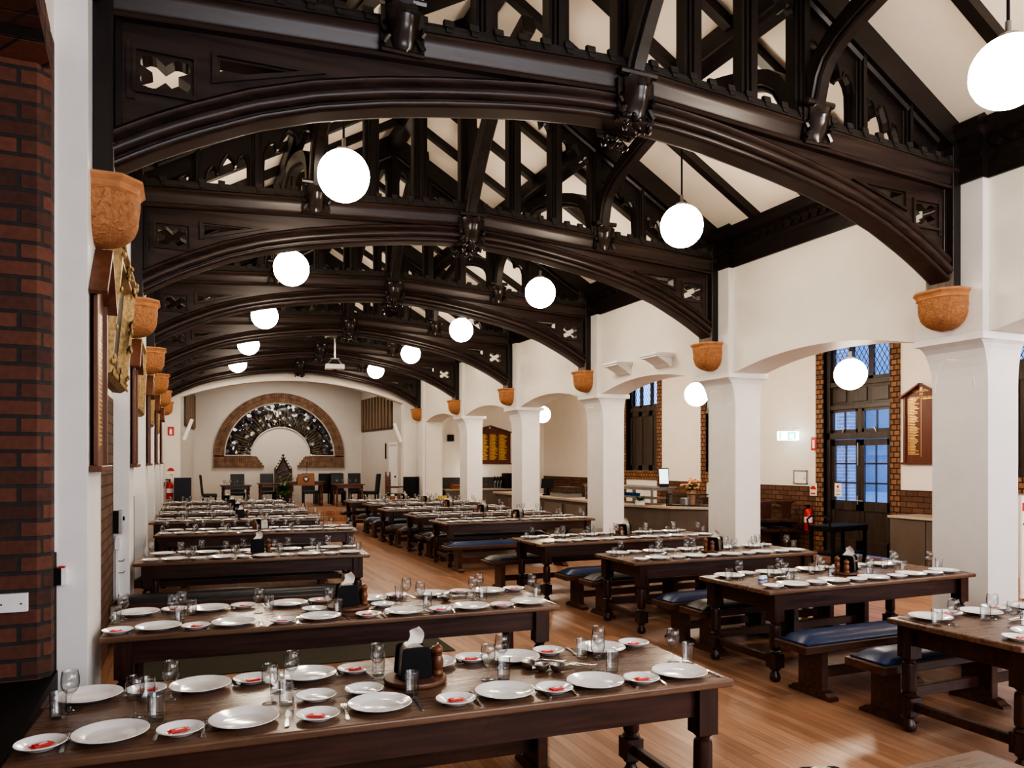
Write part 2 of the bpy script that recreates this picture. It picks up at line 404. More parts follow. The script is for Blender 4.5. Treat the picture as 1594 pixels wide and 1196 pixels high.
# columns: shaft with flared head, ledge capital, pilaster above
def column(k):
    v = V1 + k * S
    o = thing('arcade_column', f'white square arcade column, {ORD[k]} from the right edge of the picture', 'column', (7.6, v, 0), 0, 'white arcade columns')
    b = MB().box(-.20, .26, -.309, .309, 0, 3.04)
    fl = [(0, 2.60), (.006, 2.70), (.02, 2.79), (.045, 2.88), (.08, 2.96), (.12, 3.01), (.165, 3.04)]
    for s in (-1, 1):
        b.prism([(s * (.309 + .42 * a), z) for a, z in fl] + [(s * .25, 3.04), (s * .25, 2.60)], 'x', -.20, .26)
    b.prism([(-.20 - 1.0 * a, z) for a, z in fl] + [(-.1, 3.04), (-.1, 2.60)], 'y', -.309, .309)
    for s in (-1, 1):       # mitred corner of the flare
        vs = []
        for a, z in fl: vs += [(-.20 - a, s * .309, z), (-.20, s * .309, z), (-.20, s * (.309 + .42 * a), z), (-.20 - a, s * (.309 + .42 * a * .6), z)]
        fs = []
        for q in range(len(fl) - 1):
            for w_ in range(4): l = (w_ + 1) % 4; fs.append((q * 4 + w_, q * 4 + l, q * 4 + 4 + l, q * 4 + 4 + w_))
        b.add(vs, fs)
    b.build('shaft', M['white_col'], o, bev=.005, seg=1)
    # blind pointed arch line on the inner face
    pts = [(-.204, -.17 + .17 * (1 - math.cos(i / 10 * PI / 2)), 2.55 + .33 * math.sin(i / 10 * PI / 2)) for i in range(11)]
    pts += [(-.335, -p[1], p[2]) for p in reversed(pts[:-1])]
    MB().tube([(p[0] - (0 if p[2] < 2.7 else (p[2] - 2.7) ** 2 * .9), p[1], p[2]) for p in pts], .005, 6).build('arch_moulding', M['white_col'], o, 60)
    MB().box(UR - 7.6, .35, -.385, .385, 3.04, 3.12).build('capital', M['white_col'], o, bev=.006, seg=1)
    MB().box(UR - 7.6 + .002, .25, -.383, .383, 3.12, 4.63).build('pilaster', M['white_col'], o, bev=.004, seg=1)
    return o
for k in range(0, 5): column(k)
# last respond pier against the chancel wall
struct('trim_1', MB().box(UR, WR + .1, V1 + 5 * S - .385, V1 + 5 * S + .35, 0, 4.63), M['white_col'], 'white half pier where the arcade meets the far wall')

# left wall: recessed bays and piers
b = MB().box(WL - .7, WL, 4.95, VE, 0, 5.3).box(WL - .7, WL, VB, 1.9, 0, 5.3).box(WL - .7, WL, 1.9, 4.95, 4.2, 5.3)
struct('wall_left', b, M['white'], 'white plaster left wall')
for k in range(NT):
    c = V1 + k * S
    struct('trim_%d' % (k + 2), MB().box(WL - .05, UL, c - .381, c + .381, 0, 4.63), M['white_col'], 'white pier projecting from the left wall, %s from the camera' % ORD[k], bev=.004)
# brick lined opening beside the camera
c1 = .053
b = MB().prism([(WL + .004, 4.99), (WL + .004, 4.86), (WL - c1, 4.86 - c1), (WL - .62, 4.86 - c1), (WL - .62, 4.99)], 'z', .64, 4.2)
struct('trim_8', b, M['brick_dark'], 'dark red brick jamb of the arched opening at the left edge', bev=.004)
b = MB()
nv = 16; rise = .22
for i in range(nv):          # voussoir ring
    a0, a1 = i / nv, (i + .93) / nv
    def q(a, off): 
        x = 4.83 - 2.9 * a; return (x, 3.98 + off + rise * (1 - (2 * a - 1) ** 2))
    p = [q(a0, 0), q(a1, 0), q(a1, .22), q(a0, .22)]
    b.prism(p, 'x', WL - .5, WL + .006)
struct('trim_9', b, M['brick_dark'], 'brick voussoirs over the arched opening')
struct('wall_niche', MB().box(WL - 1.2, WL - .6, 1.5, 5.0, 0, 4.6).box(WL - .62, WL - .02, 1.9, 4.85, 4.18, 4.4), M['brick_dark'], 'dark brick inside the arched opening')
struct('baseboard_left', MB().box(WL - .55, WL + .02, 3.2, 4.99, 0, .64), M['black'], 'black plinth at the foot of the brick jamb')
struct('trim_10', MB().box(WL, WL + .012, 4.99, 5.012, 0, 1.31), M['doorwood'], 'narrow dark strip at the end of the brick dado')
# brick panels in the recessed bays
struct('trim_11', MB().box(WL, WL + .02, 6.3, 8.79, 0, 2.46), M['brick_yz'], 'brown brick panel between the first two left piers')
for k in range(1, 5):
    c = V1 + k * S
    struct('trim_%d' % (11 + k), MB().box(WL, WL + .02, c + .42, c + S - .42, 0, 1.31), M['brick_yz'], 'brick dado between left piers')
# rear wall behind the camera
struct('wall_rear', MB().box(-1.6, UO + .3, VB - .3, VB, 0, 7.6), M['white'], 'white rear wall behind the camera')
# timber cornice on both side walls
def cornice(sgn):
    pu = UR if sgn > 0 else UL
    wu = WR if sgn > 0 else WL
    o = thing('timber_cornice', 'carved black timber cornice along the %s wall' % ('right' if sgn > 0 else 'left'), 'cornice', (wu, VB, 4.62))
    prof = lambda u: [(u + sgn * .12, 4.62), (u - sgn * .03, 4.62), (u - sgn * .03, 4.80), (u - sgn * .06, 4.83), (u - sgn * .06, 4.87), (u - sgn * .02, 4.90), (u - sgn * .02, 5.02),
                      (u - sgn * .07, 5.06), (u - sgn * .10, 5.14), (u - sgn * .10, 5.20), (u + sgn * .12, 5.32)]
    m1 = MB(); m2 = MB()
    for k in range(-3, NT + 1):
        c = V1 + k * S
        a0, a1 = max(c - S + .40, VB), min(c - .40, VE)
        if a1 > a0: m1.prism([(p[0] - wu, p[1] - 4.62) for p in prof(wu)], 'y', a0 - VB, a1 - VB)
        if VB < c < VE: m1.prism([(p[0] - wu, p[1] - 4.62) for p in prof(pu)], 'y', c - .40 - VB, c + .40 - VB)
        y = a0
        while y < a1 - .1:
            m2.obox((-sgn * .03, y + .07 - VB, .34), (.035, .11, .07), rx=R(30)); y += .15
    m1.build('moulded_beam', M['timber'], o); m2.build('carved_frieze', M['timber'], o)
cornice(1); cornice(-1)

# chancel wall with wide segmental arch, splayed alcove behind
def segarch(x0, x1, z0, rise, n=24):
    half = (x1 - x0) / 2; mid = (x0 + x1) / 2; rad = (half ** 2 + rise ** 2) / (2 * rise)
    return [(mid - half + 2 * half * i / n, z0 + math.sqrt(rad ** 2 - (-half + 2 * half * i / n) ** 2) - rad + rise) for i in range(n + 1)]
AL, AR = -.045, 6.775
arc = segarch(AL, AR, 3.755, .62)
pl = [(-1.2, 0), (AL, 0)] + arc + [(AR, 0), (7.9, 0), (7.9, 7.6), (-1.2, 7.6)]
mb = MB(); n = len(pl); tr = tessellate_polygon([[Vector((p[0], p[1], 0)) for p in pl]])
mb.add([(p[0], VE, p[1]) for p in pl] + [(p[0], VE + .35, p[1]) for p in pl], [tuple(x) for x in tr] + [tuple(i + n for i in reversed(x)) for x in tr] + [(i, (i + 1) % n, (i + 1) % n + n, i + n) for i in range(n)])
struct('wall_far', mb, M['white'], 'white far wall with a wide low arch')
struct('wall_aisle_end', MB().box(7.9, UO + .2, VE, VE + .2, 0, 4.4), M['white'], 'white end wall of the side aisle')
VA = 29.5
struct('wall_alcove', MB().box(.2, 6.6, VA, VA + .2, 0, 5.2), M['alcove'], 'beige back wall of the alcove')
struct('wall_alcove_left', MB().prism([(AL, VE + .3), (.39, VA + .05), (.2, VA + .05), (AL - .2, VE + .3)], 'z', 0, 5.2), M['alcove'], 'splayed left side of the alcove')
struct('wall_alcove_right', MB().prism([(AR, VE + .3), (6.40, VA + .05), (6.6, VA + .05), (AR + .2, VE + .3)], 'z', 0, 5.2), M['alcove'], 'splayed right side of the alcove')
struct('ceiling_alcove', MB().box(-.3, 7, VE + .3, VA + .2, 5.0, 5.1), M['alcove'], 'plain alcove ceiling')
# raised dais with two steps
struct('dais', MB().box(AL - .6, UR - .02, 23.75, VA, 0, .30).box(AL - .6, UR - .02, 23.4, 23.75, 0, .15), M['floor'], 'raised timber dais with two orange brown steps')

# outer aisle wall with brick dado, window and door openings
JW, OW = .2, .8
opens = [(V1 + (k + 1) * S + 1.72, k) for k in range(-2, 4)]     # centres 7.12, 10.9, 14.7 ...
mb = MB()
edges = [VB]
for c, k in opens[1:4] if False else opens:
    pass
OPC = {-1: 7.13, 0: 10.89, 1: 14.68, 2: 18.40}
y = VB
for k in (-1, 0, 1, 2):
    c = OPC[k]; mb.box(UO, UO + .35, y, c - OW, 0, 4.4)
    zb = 0 if k == 0 else 1.57
    if zb: mb.box(UO, UO + .35, c - OW, c + OW, 0, zb)
    mb.box(UO, UO + .35, c - OW, c + OW, 4.2, 4.4); y = c + OW
mb.box(UO, UO + .35, y, VE, 0, 4.4)
struct('wall_outer', mb, M['white'], 'white outer wall of the side aisle')
mb = MB(); y = VB
for k in (-1, 0, 1, 2):
    c = OPC[k]; mb.box(UO - .02, UO, y, c - OW - JW, 0, 1.31); y = c + OW + JW
mb.box(UO - .02, UO, y, VE, 0, 1.31)
struct('baseboard_right', mb, M['brick_yz'], 'brown brick dado along the outer wall')
for k in (-1, 0, 1, 2):
    c = OPC[k]
    j = MB().box(UO - .025, UO + .3, c - OW - JW, c - OW, 0, 4.25).box(UO - .025, UO + .3, c + OW, c + OW + JW, 0, 4.25)
    struct('trim_%d' % (20 + k), j, M['brick_jamb'], 'brick jambs around the %s' % ('glazed door' if k == 0 else 'shuttered window'))
    if k != 0:
        struct('trim_%d' % (30 + k), MB().box(UO - .05, UO + .05, c - OW, c + OW, 1.33, 1.57), M['brick_jamb'], 'brick window sill')
def leaded(o, y0, y1, z0, z1, x):
    f = MB().box(x - .03, x + .03, y0, y0 + .05, z0, z1).box(x - .03, x + .03, y1 - .05, y1, z0, z1).box(x - .03, x + .03, y0, y1, z0, z0 + .06).box(x - .03, x + .03, y0, y1, z1 - .06, z1)
    s = f.build('window_frame', M['doorwood'], o)
    MB().box(x - .004, x + .004, y0 + .04, y1 - .04, z0 + .05, z1 - .05).build('pane', M['pane'], s)
    l = MB(); st = .11; h = z1 - z0 - .1; w = y1 - y0 - .1
    kx = -int(h / st) * 1
    i = kx
    while i * st < w:
        for sg in (1, -1):
            # diagonal lead lines clipped to the pane
            pts = []
            for a, bq in (((i * st, 0), (i * st + h * .62, h)),):
                (ya, za), (yb, zb_) = a, bq
                t0 = 0; t1 = 1
                if ya < 0: t0 = -ya / (yb - ya)
                if yb > w: t1 = (w - ya) / (yb - ya)
                if t1 > t0:
                    p0 = (ya + (yb - ya) * t0, za + (zb_ - za) * t0); p1 = (ya + (yb - ya) * t1, za + (zb_ - za) * t1)
                    f2 = (lambda q: q) if sg == 1 else (lambda q: (w - q[0], q[1]))
                    p0, p1 = f2(p0), f2(p1)
                    l.tube([(x - .008, y0 + .05 + p0[0], z0 + .05 + p0[1]), (x - .008, y0 + .05 + p1[0], z0 + .05 + p1[1])], .006, 4)
        i += 1
    if l.v: l.build('lead_lattice', M['black'], s)
for idx, k in enumerate((-1, 1, 2)):
    c = OPC[k]
    o = bpy.data.objects.new('window_%d' % (idx + 1), None); COL.objects.link(o); o['kind'] = 'structure'
    o['label'] = 'tall window with brown shutters below leaded panes'
    x = UO + .18
    for q in range(3): leaded(o, c - OW + q * OW * 2 / 3, c - OW + (q + 1) * OW * 2 / 3, 3.38, 4.2, x)
    MB().box(x - .06, x + .04, c - OW, c + OW, 3.26, 3.38).build('transom', M['doorwood'], o)
    for q in range(3):
        y0, y1 = c - OW + q * OW * 2 / 3, c - OW + (q + 1) * OW * 2 / 3
        s = MB().box(x - .02, x + .02, y0, y1, 1.57, 3.26).box(x - .05, x, y0, y0 + .09, 1.57, 3.26).box(x - .05, x, y1 - .09, y1, 1.57, 3.26).box(x - .05, x, y0, y1, 1.57, 1.72).box(x - .05, x, y0, y1, 3.12, 3.26)
        s.build('shutter', M['doorwood'], o, bev=.004, seg=1)
# glazed double door
c = OPC[0]; x = UO + .16
o = bpy.data.objects.new('door_1', None); COL.objects.link(o); o['kind'] = 'structure'; o['label'] = 'dark glazed double doors below panelled and leaded lights'
fr = MB().box(x - .1, x + .06, c - OW, c - OW + .09, 0, 4.2).box(x - .1, x + .06, c + OW - .09, c + OW, 0, 4.2).box(x - .1, x + .06, c - OW, c + OW, 2.27, 2.40).box(x - .08, x + .06, c - OW, c + OW, 2.86, 2.95).box(x - .08, x + .06, c - OW, c + OW, 3.32, 3.42)
fr.box(x - .06, x + .04, c - .05, c + .05, 2.4, 2.9)
fr.build('door_frame', M['doorwood'], o, bev=.005, seg=1)
for q in range(3): leaded(o, c - OW + .09 + q * .473, c - OW + .09 + (q + 1) * .473, 3.42, 4.2, x)
for q in range(3):
    y0, y1 = c - OW + .09 + q * .5, c - OW + .09 + q * .5 + .46
    MB().box(x - .02, x + .02, y0 - .02, y1 + .02, 2.94, 3.33).box(x - .045, x, y0 + .06, y1 - .06, 3.0, 3.27).build('panel', M['doorwood'], o, bev=.006, seg=1)
for sg in (-1, 1):
    y0, y1 = (c - OW + .09, c - .05) if sg < 0 else (c + .05, c + OW - .09)
    f = MB().box(x - .05, x, y0, y0 + .05, 2.4, 2.87).box(x - .05, x, y1 - .05, y1, 2.4, 2.87).box(x - .05, x, y0, y1, 2.4, 2.46).box(x - .05, x, y0, y1, 2.81, 2.87).box(x - .04, x - .01, (y0 + y1) / 2 - .012, (y0 + y1) / 2 + .012, 2.4, 2.87)
    s = f.build('fanlight', M['doorwood'], o); MB().box(x - .027, x - .02, y0, y1, 2.42, 2.85).build('pane', M['pane'], s)
    MB().obox((x - .07, (y0 + y1) / 2, 2.44), (.03, .02, .14), rx=R(30 * sg)).build('stay', M['brushed'], s)
    y0, y1 = (c - OW + .09, c - .004) if sg < 0 else (c + .004, c + OW - .09)
    d = MB().box(x - .05, x, y0, y0 + .09, .02, 2.26).box(x - .05, x, y1 - .09, y1, .02, 2.26).box(x - .05, x, y0, y1, 2.14, 2.26).box(x - .05, x, y0, y1, .02, .28).box(x - .05, x, y0, y1, .86, 1.05).box(x - .03, x - .01, y0, y1, .2, .95)
    ym = (y0 + y1) / 2
    d.box(x - .04, x - .01, ym - .012, ym + .012, 1.0, 2.2).box(x - .04, x - .01, y0, y1, 1.39, 1.42).box(x - .04, x - .01, y0, y1, 1.77, 1.80)
    s = d.build('door_leaf', M['doorwood'], o, bev=.003, seg=1); MB().box(x - .029, x - .022, y0 + .05, y1 - .05, 1.03, 2.16).build('pane', M['pane'], s)
    if sg > 0:
        MB().box(x - .07, x - .05, y0 + .02, y0 + .06, .98, 1.16).tube([(x - .09, y0 + .04, 1.06), (x - .09, y0 - .10, 1.06)], .01, 8).build('door_handle', M['brushed'], s)
        MB().box(x - .07, x - .05, y0 + .02, y0 + .05, 1.75, 2.2).build('bolt', M['brushed'], s)
# what shows through the panes: a brick wing and a pale post outside
struct('wall_outside', MB().box(16.2, 16.4, 14.9, 19.0, 0, 5.5), brick('courtyard_brick', (.62, .5, .5), (.45, .36, .38), (.85, .85, .88), 'yz', .235, .09), 'brick wall of the courtyard outside')
ob_ = MB().box(17.5, 17.7, 8, 24, 0, 6)
ob_.box(17.3, 17.5, 8, 24, 2.0, 2.12).box(17.3, 17.5, 8, 24, .9, 1.0)
for y_ in (12.5, 14.0, 15.2): ob_.box(16.9, 17.1, y_, y_ + .22, 0, 4)
struct('wall_courtyard', ob_, plain('pale_rendered_facade', (.62, .66, .72), .7), 'pale facade across the courtyard')
tag(MB().box(12.5, 15.5, VB, 19.0, -.3, -.12).build('courtyard_paving', plain('outside_paving', (.35, .42, .52), .8)), 'pale paving outside the glazed doors', 'paving')['kind'] = 'structure'

# ------------------------------------------------------------------ roof trusses
ZB = 3.565     # top of the corbels
SOF = [(0, 4.59), (.4, 4.577), (.8, 4.54), (1.2, 4.485), (1.6, 4.42), (2.05, 4.335), (2.5, 4.222), (2.9, 4.085), (3.3, 3.90), (3.55, 3.765), (3.745, 3.645)]
def sof(d):
    d = abs(d)
    for (a, za), (b_, zb_) in zip(SOF, SOF[1:]):
        if d <= b_: return za + (zb_ - za) * (d - a) / (b_ - a)
    return SOF[-1][1]
def rail(d): return 4.80 - .235 * abs(d) / 3.86          # underside of the cambered rail
def railtop(d): return rail(d) + .215
def make_truss():
    root = thing('roof_truss', 'x', 'roof truss', (UC, V1, ZB))
    off = (0, 0, -ZB)
    def part(mb, name, mat, parent=root, **k): return mb.shift(off).build(name, mat, parent, **k)
    # moulded arch rib
    ds = [i / 30 * 3.745 for i in range(-30, 31)]
    path = []
    for i, d in enumerate(ds):
        a, b_ = max(d - .06, -3.745), min(d + .06, 3.745)
        tx, tz = (b_ - a), sof(b_) - sof(a); l = math.hypot(tx, tz)
        path.append(((d, 0, sof(d)), (-tz / l, 0, tx / l)))
    half = [(.075, 0), (.10, 0), (.118, .012), (.12, .028), (.10, .04), (.10, .052), (.142, .066), (.155, .09), (.148, .115), (.115, .128), (.105, .150), (.13, .162), (.14, .185), (.125, .205), (.075, .215)]
    prof = half + [(-a, b_) for a, b_ in reversed(half)]
    part(MB().sweep(path, prof), 'arch_rib', M['timber_warm'], smooth=50)
    # spandrel boards, pierced
    for s in (-1, 1):
        dd = [3.76 - i * (3.76 - .95) / 16 for i in range(17)]
        outer = [(s * d, sof(d) + .19 / max(.6, math.cos(math.atan(.35 * d / 3.7)))) for d in dd] + [(s * .95, rail(.95) + .03), (s * 3.76, rail(3.76) + .03)]
        if s > 0: outer = outer[::-1]
        cx, cz, hw, hh = 3.455, 4.292, .145, .10
        quat = []          # four lobed opening
        for i in range(4):
            pass
        sgn = [(-1, -1), (1, -1), (1, 1), (-1, 1)]
        lob = []
        for q, (ax, az) in enumerate(sgn):
            c0 = (ax * hw * .55, az * hh * .52)
            base = math.atan2(az, ax)
            for tt in (-1.9, -1.35, -.8, -.3, 0, .3, .8, 1.35, 1.9):
                an = base + tt * .62; rr = 1.0 + (.18 if tt == 0 else 0)
                lob.append((c0[0] + hw * .46 * rr * math.cos(an), c0[1] + hh * .5 * rr * math.sin(an)))
            nx = sgn[(q + 1) % 4]; lob.append(((ax + nx[0]) * hw * .26, (az + nx[1]) * hh * .26))
        qh = [(s * cx + p[0], cz + p[1]) for p in lob]
        th = [(s * 3.13, 4.345), (s * 3.13, 4.455), (s * 2.72, 4.46)]
        part(MB().prism(outer, 'y', -.07, .07, [qh, th]), 'spandrel', M['timber_warm'])
        fr = MB()
        for sy in (-1, 1):
            y0, y1 = (sy * .07, sy * .095)
            fr.prism([(s * cx - .19, cz - .145), (s * cx + .19, cz - .145), (s * cx + .19, cz + .145), (s * cx - .19, cz + .145)], 'y', y0, y1,
                     [[(s * cx - .165, cz - .12), (s * cx + .165, cz - .12), (s * cx + .165, cz + .12), (s * cx - .165, cz + .12)]])
            fr.prism([(s * 3.18, 4.285), (s * 3.18, 4.49), (s * 2.45, 4.495)], 'y', y0, y1, [[(s * 3.15, 4.325), (s * 3.15, 4.47), (s * 2.62, 4.475)]])
            # stile between the panels and against the wall post
            fr.prism([(s * 3.68, 4.10), (s * 3.63, 4.10), (s * 3.63, 4.45), (s * 3.68, 4.45)], 'y', y0, sy * .085)
        part(fr, 'panel_moulding', M['timber_warm'])
    # cambered rail
    path = []
    for d in (-3.86, -2.6, -1.3, 0, 1.3, 2.6, 3.86): path.append(((d, 0, rail(d)), (0, 0, 1)))
    half = [(.10, 0), (.135, .0), (.15, .018), (.14, .036), (.115, .045), (.125, .06), (.13, .13), (.15, .165), (.165, .178), (.16, .20), (.12, .215)]
    part(MB().sweep(path, half + [(-a, b_) for a, b_ in reversed(half)]), 'cambered_rail', M['timber_warm'], smooth=40)
    # cresting on the rail: sloped fillet and little battlements
    cr = MB()
    path = [((d, 0, railtop(d) - .005), (0, 0, 1)) for d in (-3.86, 0, 3.86)]
    cr.sweep(path, [(.158, 0), (.150, .012), (.118, .092), (.095, .098), (-.095, .098), (-.118, .092), (-.150, .012), (-.158, 0)])
    i = -19
    while i <= 19:
        d = i * .197
        for sy in (-1, 1):
            z_ = railtop(d)
            cr.prism([(sy * .155, z_ + .02), (sy * .124, z_ + .115), (sy * .09, z_ + .122), (sy * .09, z_ + .09), (sy * .112, z_ + .09), (sy * .142, z_ + .02)], 'x', d - .024, d + .024)
            cr.prism([(sy * .150, z_ + .062), (sy * .137, z_ + .118), (sy * .10, z_ + .124), (sy * .10, z_ + .085)], 'x', d - .036, d + .036)
        i += 1
    part(cr, 'cresting', M['crest'])
    # wall posts
    for s in (-1, 1):
        p = MB().box(s * 3.858, s * 3.745, -.155, .155, ZB, 5.0)
        p.box(s * 3.745, s * 3.70, -.09, .09, 3.75, 4.6)
        part(p, 'wall_post', M['timber_v'], bev=.006, seg=1)
        part(MB().box(s * 3.742, s * 3.746, -.15, .15, ZB + .004, 3.78), 'weathered_patch', M['weathered'])
    # principal rafters
    for s in (-1, 1):
        def zt(d): return HZ(d) - .002
        pl = [(s * 0, zt(0)), (s * 3.93, zt(3.93)), (s * 3.93, zt(3.93) - .24), (s * 3.80, zt(3.80) - .30), (s * 0, zt(0) - .33)]
        p = MB().prism(pl, 'y', -.14, .14)
        path = [((s * d, 0, zt(d) - .33), (0, 0, 1)) for d in (0, 3.6)]
        p.sweep(path, [(.10, -.05), (.12, -.02), (.10, .01), (-.10, .01), (-.12, -.02), (-.10, -.05)])
        part(p, 'principal_rafter', M['timber'])
    # upright posts
    PD = [(0, .11), (.64, .088), (-.64, .088), (1.25, .088), (-1.25, .088), (1.86, .09), (-1.86, .09), (2.58, .06), (-2.58, .06), (3.2, .055), (-3.2, .055)]
    for d, hw in PD:
        z0, z1 = railtop(d), HZ(d) - .25
        p = MB()
        p.prism([(d - hw, -.06), (d - hw * .72, -.066), (d - hw * .66, -.09), (d - hw * .42, -.094), (d - hw * .36, -.12), (d + hw * .36, -.12), (d + hw * .42, -.094), (d + hw * .66, -.09), (d + hw * .72, -.066), (d + hw, -.06),
                 (d + hw, .06), (d + hw * .72, .066), (d + hw * .66, .09), (d + hw * .42, .094), (d + hw * .36, .12), (d - hw * .36, .12), (d - hw * .42, .094), (d - hw * .66, .09), (d - hw * .72, .066), (d - hw, .06)], 'z', z0, z1)
        part(p, 'post', M['timber_v'])
    # traceried head boards between the posts
    DD = [.08, .64, 1.25, 1.86, 2.58, 3.2, 3.62]
    for s in (-1, 1):
        for q in range(len(DD) - 1):
            x0 = DD[q] + (.07 if q else .03); x1 = DD[q + 1] - .065
            lo = q >= 3
            zl = lambda d: HZ(d) - (.53 if lo else .44)
            zbase = railtop((x0 + x1) / 2) + .03
            w = x1 - x0
            if q == 5:
                hole = [(x0 + .02, zbase), (x1 - .03, zbase), (x1 - .03, zl(x1) - .02), (x0 + .02, zl(x0) - .04)]
                if hole[2][1] < zbase + .02: hole = [(x0 + .02, zbase), (x1 - .08, zbase), (x0 + .02, zl(x0) - .04)]
            else:
                def hp(t, drop): return (x1 - .015 - t * (w - .03), zl(x1 - .015 - t * (w - .03)) - drop)
                if q >= 3: bot = [(x0 + .015, zbase), (x1 - .015, zbase)]
                else: bot = [hp(1, .42), hp(0, .30)]
                hole = bot + [hp(0, .17), hp(.05, .10), hp(.13, .065), hp(.22, .08), hp(.27, .16), hp(.31, .165), hp(.34, .09), hp(.42, .03), hp(.5, -.01), hp(.58, .03), hp(.66, .09), hp(.69, .165), hp(.73, .16), hp(.78, .08), hp(.87, .065), hp(.95, .10), hp(1, .17)]
            top = HZ(x0) - .30, HZ(x1) - .30
            if q >= 3: outer = [(DD[q] - .02, zbase - .05), (DD[q + 1] + .02, zbase - .05), (DD[q + 1] + .02, max(HZ(DD[q + 1]) - .30, zbase + .02)), (DD[q] - .02, HZ(DD[q]) - .30)]
            else:   # open below: head only
                outer = None
            if outer:
                p = MB().prism([(s * a, b_) for a, b_ in outer], 'y', -.05, .05, [[(s * a, b_) for a, b_ in hole]])
            else:
                headpts = hole[2:]
                pl = [(x1, headpts[0][1] - .10)] + [(x1 - .012, headpts[0][1] - .10)] + headpts + [(x0 + .012, headpts[-1][1] - .10), (x0, headpts[-1][1] - .10), (x0, HZ(x0) - .30), (x1, HZ(x1) - .30)]
                p = MB().prism([(s * a, b_) for a, b_ in pl], 'y', -.045, .045)
            # bead around the opening
            if outer:
                loop = [Vector((s * a, 0, b_)) for a, b_ in hole]; loop.append(loop[0])
                for sy in (-.05, .05): p.tube([(v_.x, sy, v_.z) for v_ in loop], .016, 5)
            part(p, 'tracery_head', M['timber'])
    # carved shields
    def shield(d, zt_, w, h, foliage):
        for sy in (-1, 1):
            vs = []; fs = []; nx, nz = 9, 12
            for j in range(nz + 1):
                t = j / nz
                ww = w * (.5 * (1.0 - .12 * math.sin(t * PI) - .55 * max(0, t - .45) ** 1.3 * 1.6) if t < .97 else .16)
                for i in range(nx + 1):
                    u = -1 + 2 * i / nx
                    zz = zt_ - t * h - (.035 * abs(math.cos(u * PI)) if j == 0 else 0)
                    yy = .165 + .075 * (1 - u * u) * (.5 + .8 * math.sin(min(1, t * 1.1) * PI) ** 1.5) + .05 * (1 - t) ** 2 + .012 * (1 if abs(t - .36) < .05 else 0)
                    vs.append((d + u * ww, sy * yy, zz))
            for j in range(nz):
                for i in range(nx):
                    a = j * (nx + 1) + i; fs.append((a, a + 1, a + nx + 2, a + nx + 1) if sy < 0 else (a, a + nx + 1, a + nx + 2, a + 1))
            p = MB().add(vs, fs)
            p.box(d - w * .62, d + w * .62, sy * .10, sy * .17, zt_ - h, zt_ - .02)
            p.tube([(d - w * .62, sy * .20, zt_ + .02), (d + w * .62, sy * .20, zt_ + .02)], .03, 8)
            p.tube([(d - w * .6, sy * .17, zt_ - h), (d + w * .6, sy * .17, zt_ - h)], .018, 6)
            for sx in (-1, 1):
                p.tube([(d + sx * w * (.50 + .08 * math.sin(a * 1.6)), sy * .185, zt_ - h * (.45 + a * .09)) for a in range(6)], .022, 6)
            sh = part(p, 'carved_shield', M['boss'], smooth=40)
            if foliage:
                f = MB(); rnd = random.Random(3)
                for i in range(26):
                    a = rnd.random() * 2 * PI; r = .04 + .11 * rnd.random()
                    cxx, czz = d + 1.05 * r * math.cos(a), zt_ - h - .02 + .05 * math.sin(a * 2)
                    m_ = Matrix.Translation((cxx, sy * (.13 + .09 * rnd.random()), czz)) @ Matrix.Rotation(rnd.random() * 6, 4, 'Y')
                    f.merge(MB().lathe([(0, -.03), (.028, -.012), (.02, .016), (0, .035)], n=6), m_)
                part(f, 'carved_foliage', M['boss'], parent=root, smooth=60)
    shield(0, 4.92, .27, .35, True); shield(1.93, 5.04, .255, .33, False); shield(-1.93, 5.04, .255, .33, False)
    # curved longitudinal braces up to the purlins and ridge
    SIDEP = [(.11, 4.98), (.135, 5.12), (.185, 5.30), (.27, 5.44), (.42, 5.555), (.61, 5.64), (.85, 5.72), (1.05, 5.78), (1.35, 5.86), (1.65, 5.92), (1.893, 5.95)]
    MIDP = [(.10, 4.95), (.14, 5.06), (.22, 5.19), (.32, 5.34), (.42, 5.48), (.60, 5.70), (.85, 5.95), (1.15, 6.18), (1.5, 6.36), (1.893, 6.45)]
    for d, PP in ((0, MIDP), (1.92, SIDEP), (-1.92, SIDEP)):
        for sy in ((-1,) if d == 0 else (-1, 1)):
            path = PP
            P2 = []
            for i, (yy, zz) in enumerate(path):
                a = path[max(i - 1, 0)]; c_ = path[min(i + 1, len(path) - 1)]
                ty, tz = c_[0] - a[0], c_[1] - a[1]; l = math.hypot(ty, tz)
                P2.append(((d, sy * yy, zz), (0, -sy * tz / l * -1, -ty / l)))
            prof = [(.045, -.02), (.06, 0), (.045, .02), (.075, .035), (.075, .17), (-.075, .17), (-.075, .035), (-.045, .02), (-.06, 0), (-.045, -.02)]
            prof = [(a * 1.05, .085 - b_) for a, b_ in prof]
            part(MB().sweep(P2, prof, side=(1, 0, 0)), 'curved_brace', M['timber'], smooth=40)
    return root
tr0 = freeze(make_truss())
TN = ['nearest', 'second', 'third', 'fourth', 'fifth', 'farthest']
tr0['label'] = 'nearest black carved timber roof truss with arched rib, above the front tables'
tr0['group'] = 'arched timber roof trusses'
for k in range(1, NT):
    dup(tr0, (UC, V1 + k * S, ZB), 0, '%s black carved timber roof truss from the camera' % TN[k], 'arched timber roof trusses')
